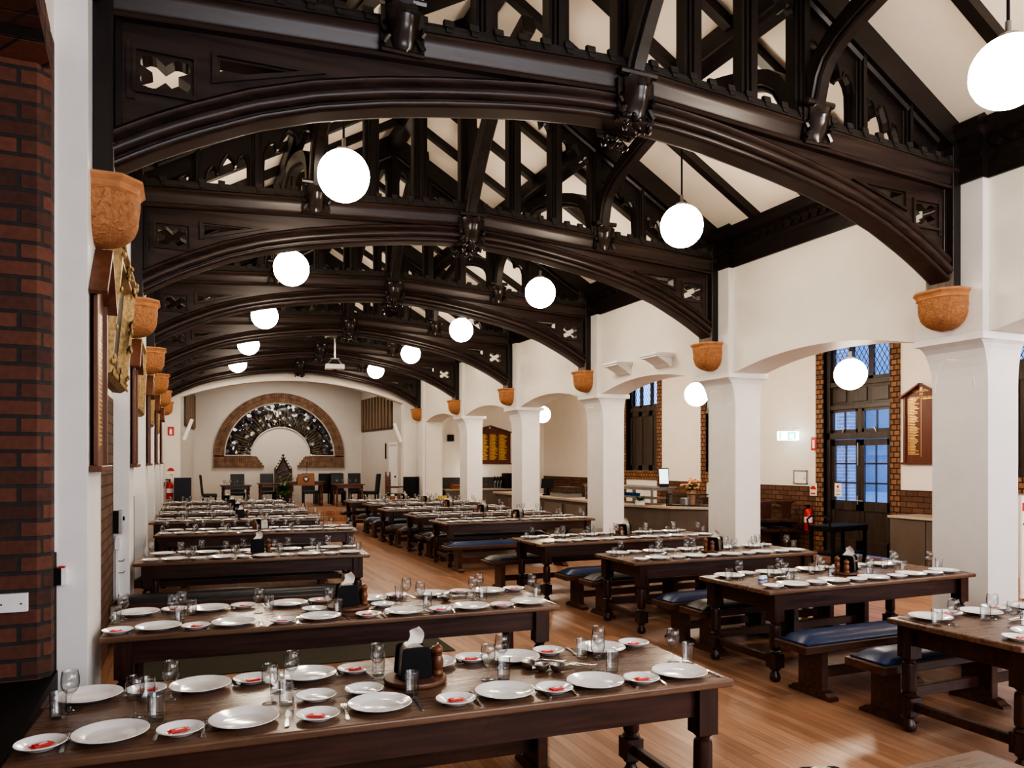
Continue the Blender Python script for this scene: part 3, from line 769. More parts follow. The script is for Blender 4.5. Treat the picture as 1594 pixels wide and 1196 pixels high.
# purlins, ridge beam
for nm, d, w, h in (('left purlin', -1.92, .17, .26), ('right purlin', 1.92, .17, .26), ('ridge beam', 0, .2, .3)):
    o = thing('roof_purlin' if 'purlin' in nm else 'ridge_beam', 'long moulded black timber %s under the %s' % (nm, 'ceiling slope' if d else 'ridge'), 'roof beam', (UC + d, VB, HZ(d) - h))
    sl = -.58 if d > 0 else .58
    hw = w / 2
    if d: pts = [(-hw, 0), (-hw - .015, .05), (-hw, .09), (-hw, h - hw * sl - .0 if False else h + (-hw) * sl), (hw, h + hw * sl), (hw, .09), (hw + .015, .05), (hw, 0)]
    else: pts = [(-hw, 0), (-hw, h - .05), (0, h), (hw, h - .05), (hw, 0)]
    MB().prism(pts, 'y', 0, VE - VB).build('beam', M['timber'], o)
# common rafters
q = 0
for s, side in ((-1, 'left'), (1, 'right')):
    first = None; cnt = 0
    for k in range(-2, NT):
        for j in (1, 2, 3):
            v = V1 + k * S + j * S / 4
            if v < -2 or v > VE - .2: continue
            lab = 'black rafter on the %s ceiling slope, %s' % (side, ('%s behind the %s truss' % (ORD[j - 1], TN[k]) if k >= 0 else 'in front of the nearest truss'))
            if k == -2: lab = 'black rafter on the %s ceiling slope high behind the camera' % side
            if first is None:
                pl = [(s * .1, HZ(.1) - 5), (s * 3.93, HZ(3.93) - 5), (s * 3.93, HZ(3.93) - 5.12), (s * .1, HZ(.1) - 5.12)]
                first = tag(MB().prism(pl, 'y', -.055, .055).build('roof_rafter', M['timber']), lab, 'rafter', 'ceiling rafters')
                first.location = (UC, v, 5)
            else:
                c_ = first.copy(); COL.objects.link(c_); c_.location = (UC, v, 5); c_['label'] = lab
# ------------------------------------------------------------------ terracotta corbels
def make_corbel():
    o = thing('stone_corbel', 'x', 'corbel', (0, 0, 3.2))
    # half octagon plan, local +x away from the wall
    def ring(r, z, dep=None):
        dep = dep or r
        return [(-.002, -r, z), (dep * .62, -r, z), (dep, -r * .55, z), (dep, r * .55, z), (dep * .62, r, z), (-.002, r, z)]
    def stack(levels):
        vs = []; fs = []
        for r, z, d in levels: vs += ring(r, z, d)
        for i in range(len(levels) - 1):
            for j in range(6):
                l = (j + 1) % 6; fs.append((i * 6 + j, i * 6 + l, i * 6 + 6 + l, i * 6 + 6 + j))
        fs.append(tuple(reversed(range(6)))); fs.append(tuple(range(len(vs) - 6, len(vs))))
        return MB().add(vs, fs)
    stack([(.228, .272, .238), (.242, .285, .252), (.236, .298, .246), (.244, .32, .256), (.264, .345, .28), (.258, .365, .274)]).build('moulded_rim', M['terra'], o)
    # rough rounded bowl
    vs = []; fs = []; nz, na = 14, 20
    rnd = random.Random(5)
    for j in range(nz + 1):
        t = j / nz
        r = .238 * (max(0, 1 - (1 - t) ** 3.6)) ** .42 if t > 0 else .06
        z = -.03 + .31 * t
        for i in range(na + 1):
            a = -PI / 2 + PI * i / na
            k = 1 + .035 * (rnd.random() - .5)
            ex = .75
            cx_ = abs(math.cos(a)) ** ex; sy_ = math.copysign(abs(math.sin(a)) ** ex, math.sin(a))
            vs.append((max(-.002, r * 1.06 * cx_ * k) if 0 < i < na else -.002, r * sy_ * k, z))
    for j in range(nz):
        for i in range(na): a = j * (na + 1) + i; fs.append((a, a + 1, a + na + 2, a + na + 1))
    fs.append(tuple(reversed(range(na + 1)))); fs.append(tuple(range(nz * (na + 1), (nz + 1) * (na + 1))))
    MB().add(vs, fs).build('rough_bowl', M['terra_rough'], o, smooth=50)
    return o
cb0 = freeze(make_corbel())
for k in range(NT):
    for s, side in ((-1, 'left'), (1, 'right')):
        lab = 'rough terracotta corbel under the %s truss on the %s wall' % (TN[k], side)
        loc = ((UL if s < 0 else UR), V1 + k * S, 3.2); rz = 0 if s < 0 else PI
        if k == 0 and s < 0: cb0.location = loc; cb0['label'] = lab; cb0['group'] = 'terracotta corbels'
        else: dup(cb0, loc, rz, lab, 'terracotta corbels')

# ------------------------------------------------------------------ globe pendant lamps
def make_lamp(r, rod):
    o = thing('pendant_lamp', 'x', 'lamp')
    n = 24; prof = [(r * math.sin(PI * i / 16), -r * math.cos(PI * i / 16)) for i in range(17)]
    prof[0] = (0, -r); prof[-1] = (0, r)
    MB().lathe(prof, n=n).build('globe', M['globe'], o, smooth=180)
    MB().lathe([(0, r - .012), (.07, r - .012), (.07, r + .012), (.02, r + .035), (.02, r + .11), (0, r + .11)], n=16).build('fitting', M['brushed'], o, smooth=40)
    MB().tube([(0, 0, r + .1), (0, 0, r + rod)], .011, 8).build('rod', M['black'], o)
    return o
zl = 4.55
la = freeze(make_lamp(.245, HZ(1.95) - zl - .245 - .02))
first = True
for s, side in ((-1, 'left'), (1, 'right')):
    for k in range(-1, NT - 1):
        v = V1 + (k + .5) * S; loc = (UC + s * 1.945, v, zl)
        nm = ['nearest', 'second', 'third', 'fourth', 'fifth', 'farthest'][k + 1]
        if side == 'left': nm = nm if k >= 0 else 'unlit'
        if side == 'left' and k < 0: continue
        if side == 'left': nm = ['nearest', 'second', 'third', 'fourth', 'farthest'][k]
        lab = 'glowing white globe pendant, %s in the %s row of the hall' % (nm, side)
        if first: la.location = loc; la['label'] = lab; la['group'] = 'globe pendants of the hall'; first = False
        else: dup(la, loc, 0, lab, 'globe pendants of the hall')
lb = freeze(make_lamp(.235, 4.25 - 3.15 - .235 - .0))
AISLE = [(9.3, 8.54), (9.3, 12.3), (9.3, 16.1), (9.3, 19.3), (9.3, 4.7)]
AL_ = ['glowing globe in the side aisle in front of the glazed door', 'glowing globe in the side aisle half behind the second column', 'glowing globe in the middle of the side aisle hidden by a column', 'glowing globe at the far end of the side aisle behind a column', 'glowing globe in the side aisle beyond the right edge']
for i, (u, v) in enumerate(AISLE):
    loc = (u, v, 3.15)
    if i == 0: lb.location = loc; lb['label'] = AL_[0]; lb['group'] = 'globe pendants of the aisle'
    else: dup(lb, loc, 0, AL_[i], 'globe pendants of the aisle')

# ------------------------------------------------------------------ area lights and sky
def area(name, loc, rot, sx, sy, power, col):
    l = bpy.data.lights.new(name, 'AREA'); l.shape = 'RECTANGLE'; l.size = sx; l.size_y = sy; l.energy = power; l.color = col
    o = bpy.data.objects.new(name, l); COL.objects.link(o); o.location = loc; o.rotation_euler = rot; return o
area('rear_window_light', (4.0, VB + .3, 3.2), (R(90), 0, 0), 6.5, 3.0, 165, (.86, .91, 1.0))
area('aisle_window_light', (UO - .6, -1.0, 2.6), (R(90), 0, R(60)), 2.0, 2.4, 70, (.82, .89, 1.0))
area('alcove_fill', (UC, 27.2, 4.95), (0, 0, 0), 3.0, 1.2, 48, (1, .92, .82))  # added fill lamp without a fitting, brightens the alcove
w = bpy.data.worlds.new('dusk'); scn.world = w; w.use_nodes = True
bg = w.node_tree.nodes['Background']
sky = w.node_tree.nodes.new('ShaderNodeTexSky'); sky.sky_type = 'HOSEK_WILKIE'; sky.turbidity = 3
mixn = w.node_tree.nodes.new('ShaderNodeMix'); mixn.data_type = 'RGBA'; mixn.inputs[0].default_value = .75
w.node_tree.links.new(sky.outputs[0], mixn.inputs[6]); mixn.inputs[7].default_value = (.20, .36, .78, 1)
w.node_tree.links.new(mixn.outputs[2], bg.inputs['Color']); bg.inputs['Strength'].default_value = 1.6
scn.view_settings.view_transform = 'AgX'; scn.view_settings.look = 'AgX - High Contrast'
scn.view_settings.exposure = 1.47
scn.cycles.max_bounces = 10; scn.cycles.diffuse_bounces = 5; scn.cycles.glossy_bounces = 4; scn.cycles.transmission_bounces = 10; scn.cycles.transparent_max_bounces = 32
scn.cycles.sample_clamp_indirect = 6.0; scn.cycles.caustics_reflective = False; scn.cycles.caustics_refractive = False

# ------------------------------------------------------------------ dining tables
ZT = .765
_leg = None
def leg_mesh():
    global _leg
    if _leg: return _leg
    m = MB().box(-.052, .052, -.052, .052, .50, .728).box(-.052, .052, -.052, .052, .115, .235)
    K = lambda pr: [(r * 1.15, z) for r, z in pr]
    m.lathe(K([(0, .0), (.026, 0), (.036, .012), (.040, .035), (.036, .055), (.026, .075), (.024, .088), (.038, .10), (.040, .118), (0, .118)]), n=18)
    m.lathe(K([(0, .23), (.040, .235), (.044, .248), (.036, .26), (.030, .266), (.039, .275), (.0415, .29), (.0395, .45), (.037, .465), (.028, .472), (.03, .484), (.040, .492), (.044, .505), (0, .51)]), n=18)
    _leg = m.mesh('turned_leg', 35); _leg.materials.append(M['leg']); return _leg
_tab = {}
def make_table(L, W, label, loc, rz, group):
    o = thing('dining_table', label, 'table', loc, rz, group)
    key = (round(L, 2), round(W, 2))
    if key not in _tab:
        top = MB().box(-L / 2, L / 2, -W / 2, W / 2, .728, ZT).mesh('table_top', 40, .011, 3); top.materials.append(M['table'])
        ap = MB(); x, y = L / 2 - .13, W / 2 - .075
        for s in (-1, 1):
            ap.box(-x, x, s * y - .014, s * y + .014, .585, .729)
            ap.box(s * x - .014, s * x + .014, -y, y, .585, .729)
        am = ap.mesh('apron'); am.materials.append(M['tablebase'])
        st = MB().box(-.02, .02, -(W / 2 - .08), W / 2 - .08, .145, .205).mesh('stretcher', None, .004, 1); st.materials.append(M['tablebase'])
        _tab[key] = (top, am, st)
    top, am, st = _tab[key]
    link('table_top', top, o); link('apron', am, o)
    for sx in (-1, 1):
        q = link('stretcher', st, o); q.location = (sx * (L / 2 - .13), 0, 0)
        for sy in (-1, 1):
            l = link('leg', leg_mesh(), o); l.location = (sx * (L / 2 - .13), sy * (W / 2 - .075), 0)
    return o
LN = ['front', 'second', 'third', 'fourth', 'fifth', 'sixth', 'seventh', 'eighth', 'ninth']
# (centre x, centre y, turn in degrees, length, width)
LEFT = [(.965, 3.475, -3.1, 3.05, .86), (1.07, 5.50, -3.0, 3.02, .84), (.78, 9.15, -4.0, 2.45, .88), (1.10, 12.30, -5.0, 2.9, .86),
        (.97, 14.85, -4.5, 2.95, .86), (1.05, 16.96, -1.0, 2.98, .86), (1.05, 18.95, 0, 2.98, .86), (1.06, 21.25, -2.5, 2.98, .86)]
RIGHT = [(5.64, 3.275, 0, 2.50, .91), (5.65, 5.32, .3, 2.52, .92), (5.60, 7.21, -.8, 2.50, .87), (5.64, 9.25, 0, 2.88, .94),
         (5.58, 12.83, .5, 2.96, .92), (5.58, 14.62, 0, 2.94, .88), (5.52, 16.62, 0, 2.94, .88), (5.65, 18.80, 0, 2.92, .88), (5.50, 20.40, 0, 2.96, .88)]
TABLES = []; BOARD = {}
HEAPS = [(1.70, 3.49), (1.92, 5.57), (1.45, 9.13), (2.1, 12.30), (5.12, 3.30), (4.95, 5.27), (4.9, 7.20), (5.0, 9.25), (5.28, 20.40), (6.72, 20.40)]
for side, arr in (('left', LEFT), ('right', RIGHT)):
    for i, (x, y, rz, L, W) in enumerate(arr):
        ph = '%s %s table' % (LN[i], side)
        extra = {('left', 0): '', ('right', 0): ', cut off by the right edge'}.get((side, i), '')
        make_table(L, W, 'long dark refectory table, %s in the %s row%s' % (LN[i], side, extra), (x, y, 0), R(rz), 'refectory tables')
        TABLES.append((side, i, x, y, R(rz), L, W, ph))
make_table(3.05, .86, 'brown refectory table corner cut off at the bottom right edge of the picture', (1.165, 1.46, 0), 0, 'refectory tables')

# ------------------------------------------------------------------ benches
_bn = {}
def make_bench(L, mid, vinyl, label, loc, rz):
    o = thing('dining_bench', label, 'bench', loc, rz, 'benches along the tables')
    k = ('s', L)
    if k not in _bn:
        sb = MB().box(-L / 2, L / 2, -.17, .17, .365, .425).mesh('seat_board', None, .006, 1); sb.materials.append(M['benchwood'])
        # pinched cushion
        nx, ny = 28, 8; vs = []; fs = []
        hx, hy = L / 2 - .035, .15
        for top in (1, 0):
            for i in range(nx + 1):
                for j in range(ny + 1):
                    u, w_ = -1 + 2 * i / nx, -1 + 2 * j / ny
                    ex = min(1, (1 - abs(u)) * hx / .14); ey = min(1, (1 - abs(w_)) * hy / .10)
                    h = .012 + .058 * (math.sin(ex * PI / 2) * math.sin(ey * PI / 2)) ** .7 if top else 0
                    vs.append((u * hx, w_ * hy, .426 + h))
        n1 = (nx + 1) * (ny + 1)
        for i in range(nx):
            for j in range(ny):
                a = i * (ny + 1) + j
                fs.append((a, a + ny + 1, a + ny + 2, a + 1)); fs.append((n1 + a, n1 + a + 1, n1 + a + ny + 2, n1 + a + ny + 1))
        for i in range(nx):
            for j in (0, ny): a = i * (ny + 1) + j; fs.append((a, a + ny + 1, n1 + a + ny + 1, n1 + a))
        for j in range(ny):
            for i in (0, nx): a = i * (ny + 1) + j; fs.append((a, a + 1, n1 + a + 1, n1 + a))
        for vn in ('navy', 'charcoal'):
            cm = MB().add(vs, fs).mesh('cushion', 50); cm.materials.append(M[vn]); _bn[(vn, L)] = cm
        x = L / 2 - .26
        st = MB().box(-x, x, -.02, .02, .12, .20).mesh('stretcher', None, .004, 1); st.materials.append(M['benchwood'])
        _bn[k] = (sb, st)
    if 'leg' not in _bn:
        lg = MB().box(-.032, .032, -.125, .125, .05, .366).mesh('leg', None, .005, 1); lg.materials.append(M['benchwood'])
        ft = MB().prism([(-.215, 0), (.215, 0), (.215, .022), (.19, .03), (.165, .052), (.12, .062), (-.12, .062), (-.165, .052), (-.19, .03), (-.215, .022)], 'x', -.045, .045).mesh('foot', None); ft.materials.append(M['benchwood'])
        _bn['leg'] = (lg, ft)
    sb, st = _bn[k]; lg, ft = _bn['leg']
    link('seat_board', sb, o); link('cushion', _bn[(vinyl, L)], o); link('stretcher', st, o)
    for x in ([-(L / 2 - .24), L / 2 - .24] + ([0] if mid else [])):
        l = link('leg', lg, o); l.location = (x, 0, 0); link('foot', ft, l)
    return o
BN = []   # (x, y, rz, L, mid legs, vinyl, label)
def lb_(side, i, near, vinyl):
    s = 'navy blue' if vinyl == 'navy' else 'charcoal'
    return '%s vinyl topped wooden bench on the %s side of the %s %s table' % (s, 'near' if near else 'far', LN[i], side)
def along(i, arr, off, x0=None):     # centre of a bench parallel to table i of arr
    x, y, rz, L, W = arr[i]; a = R(rz)
    return (x - off * math.sin(a), y + off * math.cos(a), a)
for i, near, off, L, vin in ((0, 0, .64, 2.4, 'charcoal'), (1, 1, -.66, 2.4, 'charcoal'), (2, 1, -.76, 2.4, 'charcoal'), (2, 0, .68, 2.4, 'charcoal'), (3, 1, -.66, 2.4, 'charcoal'),
                             (3, 0, .68, 2.4, 'charcoal'), (4, 1, -.72, 2.4, 'charcoal'), (4, 0, .65, 2.4, 'charcoal'), (5, 1, -.65, 2.4, 'charcoal'), (5, 0, .65, 2.4, 'charcoal'), (6, 1, -.66, 2.4, 'charcoal'),
                             (6, 0, .66, 2.4, 'charcoal'), (7, 1, -.66, 2.4, 'charcoal'), (7, 0, .66, 2.4, 'charcoal')):
    x, y, a = along(i, LEFT, off); make_bench(L, False, vin, lb_('left', i, near, vin), (x - (.18 if i == 2 else .05), y, 0), a)
for i, near, x, y, L, mid, vin in ((0, 0, 5.57, 3.90, 2.4, 1, 'navy'), (1, 1, 5.50, 4.535, 2.4, 1, 'navy'), (1, 0, 5.62, 5.955, 2.4, 1, 'charcoal'), (2, 1, 5.60, 6.40, 2.4, 1, 'navy'), (2, 0, 5.55, 7.87, 2.4, 1, 'charcoal'),
                                   (3, 1, 5.50, 8.42, 2.4, 1, 'navy'), (3, 0, 5.12, 10.02, 2.4, 0, 'charcoal'), (4, 1, 5.17, 11.98, 2.4, 0, 'navy'), (4, 0, 5.35, 13.49, 2.4, 0, 'charcoal'), (5, 1, 5.30, 13.94, 2.4, 0, 'charcoal'),
                                   (5, 0, 5.3, 15.28, 2.4, 0, 'charcoal'), (6, 1, 5.2, 15.92, 2.4, 0, 'charcoal'), (6, 0, 5.2, 17.28, 2.4, 0, 'navy'), (7, 1, 5.2, 18.10, 2.4, 0, 'navy'), (7, 0, 5.3, 19.46, 2.4, 0, 'charcoal'), (8, 1, 5.1, 19.84 - .12, 2.4, 0, 'charcoal'), (8, 0, 5.2, 21.06, 2.4, 0, 'charcoal')):
    if (i, near) == (8, 1): continue
    make_bench(L, bool(mid), vin, lb_('right', i, near, vin), (x, y, 0), 0)

# ------------------------------------------------------------------ tableware prototypes
def plate_mesh(name, r, mat):
    p = [(0, .004), (r * .52, .004), (r * .55, .001), (r * .60, .001), (r * .64, .006), (r * .80, .013), (r * .985, .0215), (r, .023), (r * .985, .025), (r * .80, .0175), (r * .66, .0105), (r * .60, .0075), (0, .0075)]
    me = MB().lathe(p, n=36).mesh(name, 60, fix=True); me.materials.append(mat); return me
ME = {}
ME['dinner_plate'] = plate_mesh('dinner_plate', .137, M['china'])
ME['side_plate'] = plate_mesh('side_plate', .088, M['china'])
wine = [(0, 0), (.033, .0), (.034, .002), (.028, .005), (.010, .010), (.0055, .016), (.0045, .03), (.0045, .058), (.006, .068), (.014, .076), (.026, .088), (.034, .104), (.0365, .122), (.0355, .145), (.0315, .172),
        (.0305, .173), (.0297, .172), (.0338, .145), (.0347, .122), (.032, .105), (.024, .090), (.012, .081), (0, .079)]
ME['wine_glass'] = MB().lathe(wine, n=22).mesh('wine_glass', 180); ME['wine_glass'].materials.append(M['glass'])
tum = [(0, .0), (.0285, 0), (.0305, .003), (.033, .10), (.0335, .106), (.0325, .107), (.0312, .105), (.0285, .018), (.026, .013), (0, .011)]
ME['tumbler'] = MB().lathe(tum, n=22).mesh('tumbler', 50); ME['tumbler'].materials.append(M['glass'])
def strip(pts):   # pts: (y, halfwidth, z) flat bar with thickness
    b = MB(); vs = []; fs = []
    for y, hw, z in pts: vs += [(-hw, y, z), (hw, y, z), (hw, y, z + .0022), (-hw, y, z + .0022)]
    for i in range(len(pts) - 1):
        for j in range(4): l = (j + 1) % 4; fs.append((i * 4 + j, i * 4 + l, i * 4 + 4 + l, i * 4 + 4 + j))
    fs.append((0, 1, 2, 3)); fs.append(tuple(range(len(vs) - 4, len(vs))))
    return b.add(vs, fs)
f = strip([(-.095, .006, .001), (-.085, .0085, .002), (-.05, .006, .007), (0, .0035, .011), (.03, .004, .007), (.042, .011, .004), (.055, .0125, .004)])
for k in range(4):
    x = -.0105 + .007 * k
    f.merge(strip([(.053, .0021, .004), (.075, .0019, .006), (.097, .0012, .010)]), Matrix.Translation((x, 0, 0)))
ME['dinner_fork'] = f.mesh('dinner_fork'); ME['dinner_fork'].materials.append(M['steel'])
ME['table_knife'] = strip([(-.108, .006, .002), (-.10, .0085, .002), (-.03, .0065, .003), (-.005, .0045, .003), (0, .0065, .002), (.03, .0095, .0015), (.08, .009, .0015), (.10, .005, .0015), (.108, .001, .0015)]).mesh('table_knife'); ME['table_knife'].materials.append(M['steel'])
ME['tea_spoon'] = strip([(-.07, .005, .002), (-.06, .006, .002), (0, .003, .006), (.035, .004, .004), (.045, .011, .002), (.058, .014, .001), (.072, .011, .002), (.08, .002, .004)]).mesh('tea_spoon'); ME['tea_spoon'].materials.append(M['steel'])
CATS = dict(dinner_plate='plate', side_plate='plate', wine_glass='wine glass', tumbler='glass', dinner_fork='fork', table_knife='knife')
def put(kind, x, y, z, rz, label, group, cat=None):
    o = bpy.data.objects.new(kind, ME[kind]); COL.objects.link(o); o.location = (x, y, z); o.rotation_euler = (0, 0, rz)
    return tag(o, label, cat or CATS.get(kind, kind.replace('_', ' ')), group)
# small wrapped sweet on the side plates of the front tables
pk = MB().box(-.034, .034, -.017, .017, 0, .008)
def packet(x, y, rz, label):
    o = thing('wrapped_sweet', label, 'sweet', (x, y, ZT + .0105), rz, 'wrapped sweets on side plates')
    for nm, key, mt in (('wrapper', 'pk_a', 'redpack'), ('wrapper_band', 'pk_b', 'whitepack'), ('crimped_end', 'pk_c', 'redpack')):
        if key not in ME:
            if key == 'pk_a': mm = MB().box(-.030, .030, -.016, .016, 0, .009)
            elif key == 'pk_b': mm = MB().obox((.004, 0, .0093), (.030, .012, .0008), R(8))
            else: mm = MB().box(.030, .040, -.015, .015, .003, .0045).box(-.040, -.030, -.015, .015, .003, .0045)
            ME[key] = mm.mesh(nm, None, .002 if key == 'pk_a' else 0, 1); ME[key].materials.append(M[mt])
        link(nm, ME[key], o)
def setting_labels(ph):
    pass
T1 = dict(
 dn=[(-.267, 3.297), (.23, 3.262), (.782, 3.235), (1.345, 3.184), (1.799, 3.157), (2.266, 3.134)],
 sn=[(-.47, 3.27), (-.006, 3.232), (.513, 3.192), (1.1, 3.158), (1.573, 3.135), (2.027, 3.108)],
 df=[(-.32, 3.83), (.06, 3.84), (.558, 3.80), (1.025, 3.78), (1.62, 3.735), (2.155, 3.70)],
 sf=[(-.12, 3.85), (.285, 3.845), (.782, 3.83), (1.29, 3.79), (1.84, 3.765), (2.37, 3.735)],
 w=[(-.42, 3.72), (-.178, 3.503), (-.046, 3.705), (.352, 3.474), (.48, 3.690), (.875, 3.655), (1.362, 3.429), (1.50, 3.590), (2.06, 3.575), (1.934, 3.366), (2.384, 3.35)],
 t=[(-.47, 3.63), (-.098, 3.437), (-.14, 3.72), (.415, 3.423), (.40, 3.62), (.905, 3.735), (.957, 3.35), (1.435, 3.412), (1.975, 3.60), (1.985, 3.31), (2.44, 3.303)],
 x=[(.548, 3.455), (.765, 3.466)])
T2 = dict(
 dn=[(-.173, 5.298), (.306, 5.256), (.857, 5.221), (1.422, 5.176), (1.914, 5.157), (2.372, 5.156)],
 sn=[(-.36, 5.285), (.069, 5.235), (.604, 5.188), (1.167, 5.146), (1.679, 5.122), (2.141, 5.116)],
 df=[(-.27, 5.86), (.18, 5.83), (.722, 5.80), (1.336, 5.765), (1.833, 5.74), (2.299, 5.72)],
 sf=[(-.05, 5.875), (.401, 5.84), (.949, 5.82), (1.52, 5.795), (2.06, 5.77), (2.47, 5.73)],
 w=[(-.36, 5.70), (-.055, 5.524), (.0, 5.66), (.49, 5.579), (.945, 5.455), (1.556, 5.629), (1.61, 5.411), (2.147, 5.60), (2.049, 5.458), (2.525, 5.42)],
 t=[(-.42, 5.62), (.06, 5.70), (-.017, 5.434), (.568, 5.66), (1.0, 5.36), (1.641, 5.334), (2.111, 5.431), (1.536, 5.72), (2.574, 5.35)],
 x=[(.86, 5.50), (1.346, 5.475)])
def row_names(n): return ORD[:n]
def place_row(kind, pts, rzs, adj, where, grp):
    for i, ((x, y), rz) in enumerate(zip(pts, rzs)):
        put(kind, x, y, ZT + .001, rz, '%s, %s from left %s' % (adj, ORD[i], where), grp)
def relax(items, fixed, inside):
    """nudge round things apart on a table: items [x, y, r], fixed discs, table test"""
    for it in range(120):
        mv = False
        for a in range(len(items)):
            for b_ in range(len(items) + len(fixed)):
                if a == b_: continue
                o_ = items[b_] if b_ < len(items) else fixed[b_ - len(items)]
                dx, dy = items[a][0] - o_[0], items[a][1] - o_[1]; d = math.hypot(dx, dy) or 1e-4; need = items[a][2] + o_[2] + .003
                if d < need:
                    k = (need - d) * (.5 if b_ < len(items) else 1.0) * (1.0 if items[a][2] > .1 else 1.25) / d
                    items[a][0] += dx * k; items[a][1] += dy * k; mv = True
            items[a][0], items[a][1] = inside(items[a][0], items[a][1], items[a][2])
        if not mv: break
    return items
def jit(a): return random.uniform(-a, a)
for side, i, cx, cy, rz, L, W, ph in TABLES:
    ca, sa = math.cos(rz), math.sin(rz)
    def W2(lx, ly): return (cx + lx * ca - ly * sa, cy + lx * sa + ly * ca)
    near = 'on near side of the ' + ph; far = 'on far side of the ' + ph
    if side == 'left' and i < 2:
        T = (T1, T2)[i]
        dn, sn, df, sf, wn, tn = [T[q] for q in ('dn', 'sn', 'df', 'sf', 'w', 't')]
        wf = tf = []
        for j, (x, y) in enumerate(T['x']): put('side_plate', x, y, ZT + .001, 0, 'small empty white plate, %s one beside the board on the %s' % (['left', 'right'][j], ph), 'side plates of the ' + ph)
        order = lambda pts: sorted(pts)
        wn, tn = sorted(wn), sorted(tn)
        wlab = 'along the middle of the ' + ph
        n = 6
    else:
        n = 5 if L < 2.7 else 6
        pitch = (L - .12) / n
        dn, sn, df, sf, wn, tn, wf, tf = [], [], [], [], [], [], [], []
        for j in range(n):
            x0 = -L / 2 + .06 + pitch * j
            e = -W / 2
            dn.append(W2(x0 + pitch * .70 + jit(.006), e + .17 + jit(.012))); sn.append(W2(x0 + pitch * .20 + jit(.005), e + .12 + jit(.012)))
            df.append(W2(x0 + pitch * .34 + jit(.006), -e - .17 + jit(.012))); sf.append(W2(x0 + pitch * .84 + jit(.005), -e - .13 + jit(.012)))
            wn.append(W2(x0 + pitch * .84 + jit(.03), e + .36 + jit(.02))); tn.append(W2(x0 + pitch * .98 + jit(.02), e + .33 + jit(.02)))
            wf.append(W2(x0 + pitch * .20 + jit(.03), -e - .36 + jit(.02))); tf.append(W2(x0 + pitch * .05 + jit(.02), -e - .33 + jit(.02)))
    G = lambda s_: s_ + ' of the ' + ph
    groups = [dn, df, sn, sf, wn, wf, tn, tf]
    rad = [.138, .138, .089, .089, .038, .038, .035, .035]
    if side == 'left' and i == 0: bp_ = (1.030, 3.545)
    elif side == 'left' and i == 1: bp_ = (1.10, 5.495)
    else: bp_ = W2(.10 if side == 'right' else .02, 0)
    BOARD[ph] = bp_
    ex = [(x, y, .089) for x, y in T['x']] if side == 'left' and i < 2 else []
    ex += [(hx + k_, hy, .062) for hx, hy in HEAPS if abs(hy - cy) < W / 2 and abs(hx - cx) < L / 2 for k_ in (-.09, 0, .09)]
    items = [[p[0], p[1], rad[q]] for q, g in enumerate(groups) for p in g]
    def inside(x, y, r):
        lx = (x - cx) * ca + (y - cy) * sa; ly = -(x - cx) * sa + (y - cy) * ca
        e_ = min(r, .10) * .93 + .005
        lx = max(-L / 2 + e_, min(L / 2 - e_, lx)); ly = max(-W / 2 + e_, min(W / 2 - e_, ly)); return W2(lx, ly)
    relax(items, [(bp_[0], bp_[1], .152)] + ex, inside)
    it_ = iter(items); new = [[tuple(next(it_)[:2]) for p in g] for g in groups]
    dn, df, sn, sf, wn, wf, tn, tf = new
    place_row('dinner_plate', dn, [jit(3) for _ in dn], 'white dinner plate', near, G('dinner plates'))
    place_row('dinner_plate', df, [jit(3) for _ in df], 'white dinner plate', far, G('dinner plates'))
    place_row('side_plate', sn, [jit(3) for _ in sn], 'small white side plate', near, G('side plates'))
    place_row('side_plate', sf, [jit(3) for _ in sf], 'small white side plate', far, G('side plates'))
    if wf:
        place_row('wine_glass', wn, [0] * n, 'clear wine glass', near, G('wine glasses')); place_row('wine_glass', wf, [0] * n, 'clear wine glass', far, G('wine glasses'))
        place_row('tumbler', tn, [0] * n, 'clear straight tumbler', near, G('tumblers')); place_row('tumbler', tf, [0] * n, 'clear straight tumbler', far, G('tumblers'))
    else:
        place_row('wine_glass', wn, [0] * 20, 'clear wine glass', wlab, G('wine glasses')); place_row('tumbler', tn, [0] * 20, 'clear straight tumbler', wlab, G('tumblers'))
    # cutlery beside every dinner plate
    kn = [(p[0] + .168 * ca, p[1] + .168 * sa - .01) for p in dn]; kf = [(p[0] - .168 * ca, p[1] - .168 * sa + .01) for p in df]
    fn = [(p[0] - .151 * ca, p[1] - .151 * sa - .03) for p in dn]; ff = [(p[0] + .151 * ca, p[1] + .151 * sa + .03) for p in df]
    lim = lambda pts: pts
    place_row('table_knife', kn, [rz + jit(.12) for _ in kn], 'steel table knife', near, G('knives')); place_row('table_knife', kf, [rz + PI + jit(.15) for _ in kf], 'steel table knife', far, G('knives'))
    place_row('dinner_fork', fn, [rz + jit(.12) for _ in fn], 'steel dinner fork', near, G('forks')); place_row('dinner_fork', ff, [rz + PI + jit(.15) for _ in ff], 'steel dinner fork', far, G('forks'))
    if (side == 'left' and i < 3) or (side == 'right' and i == 0):
        for pts, wh in ((sn, near), (sf, far)):
            for j, (x, y) in enumerate(pts):
                packet(x + jit(.01), y + jit(.01), jit(.5), 'red sweet on side plate, %s from left %s' % (ORD[j], wh))

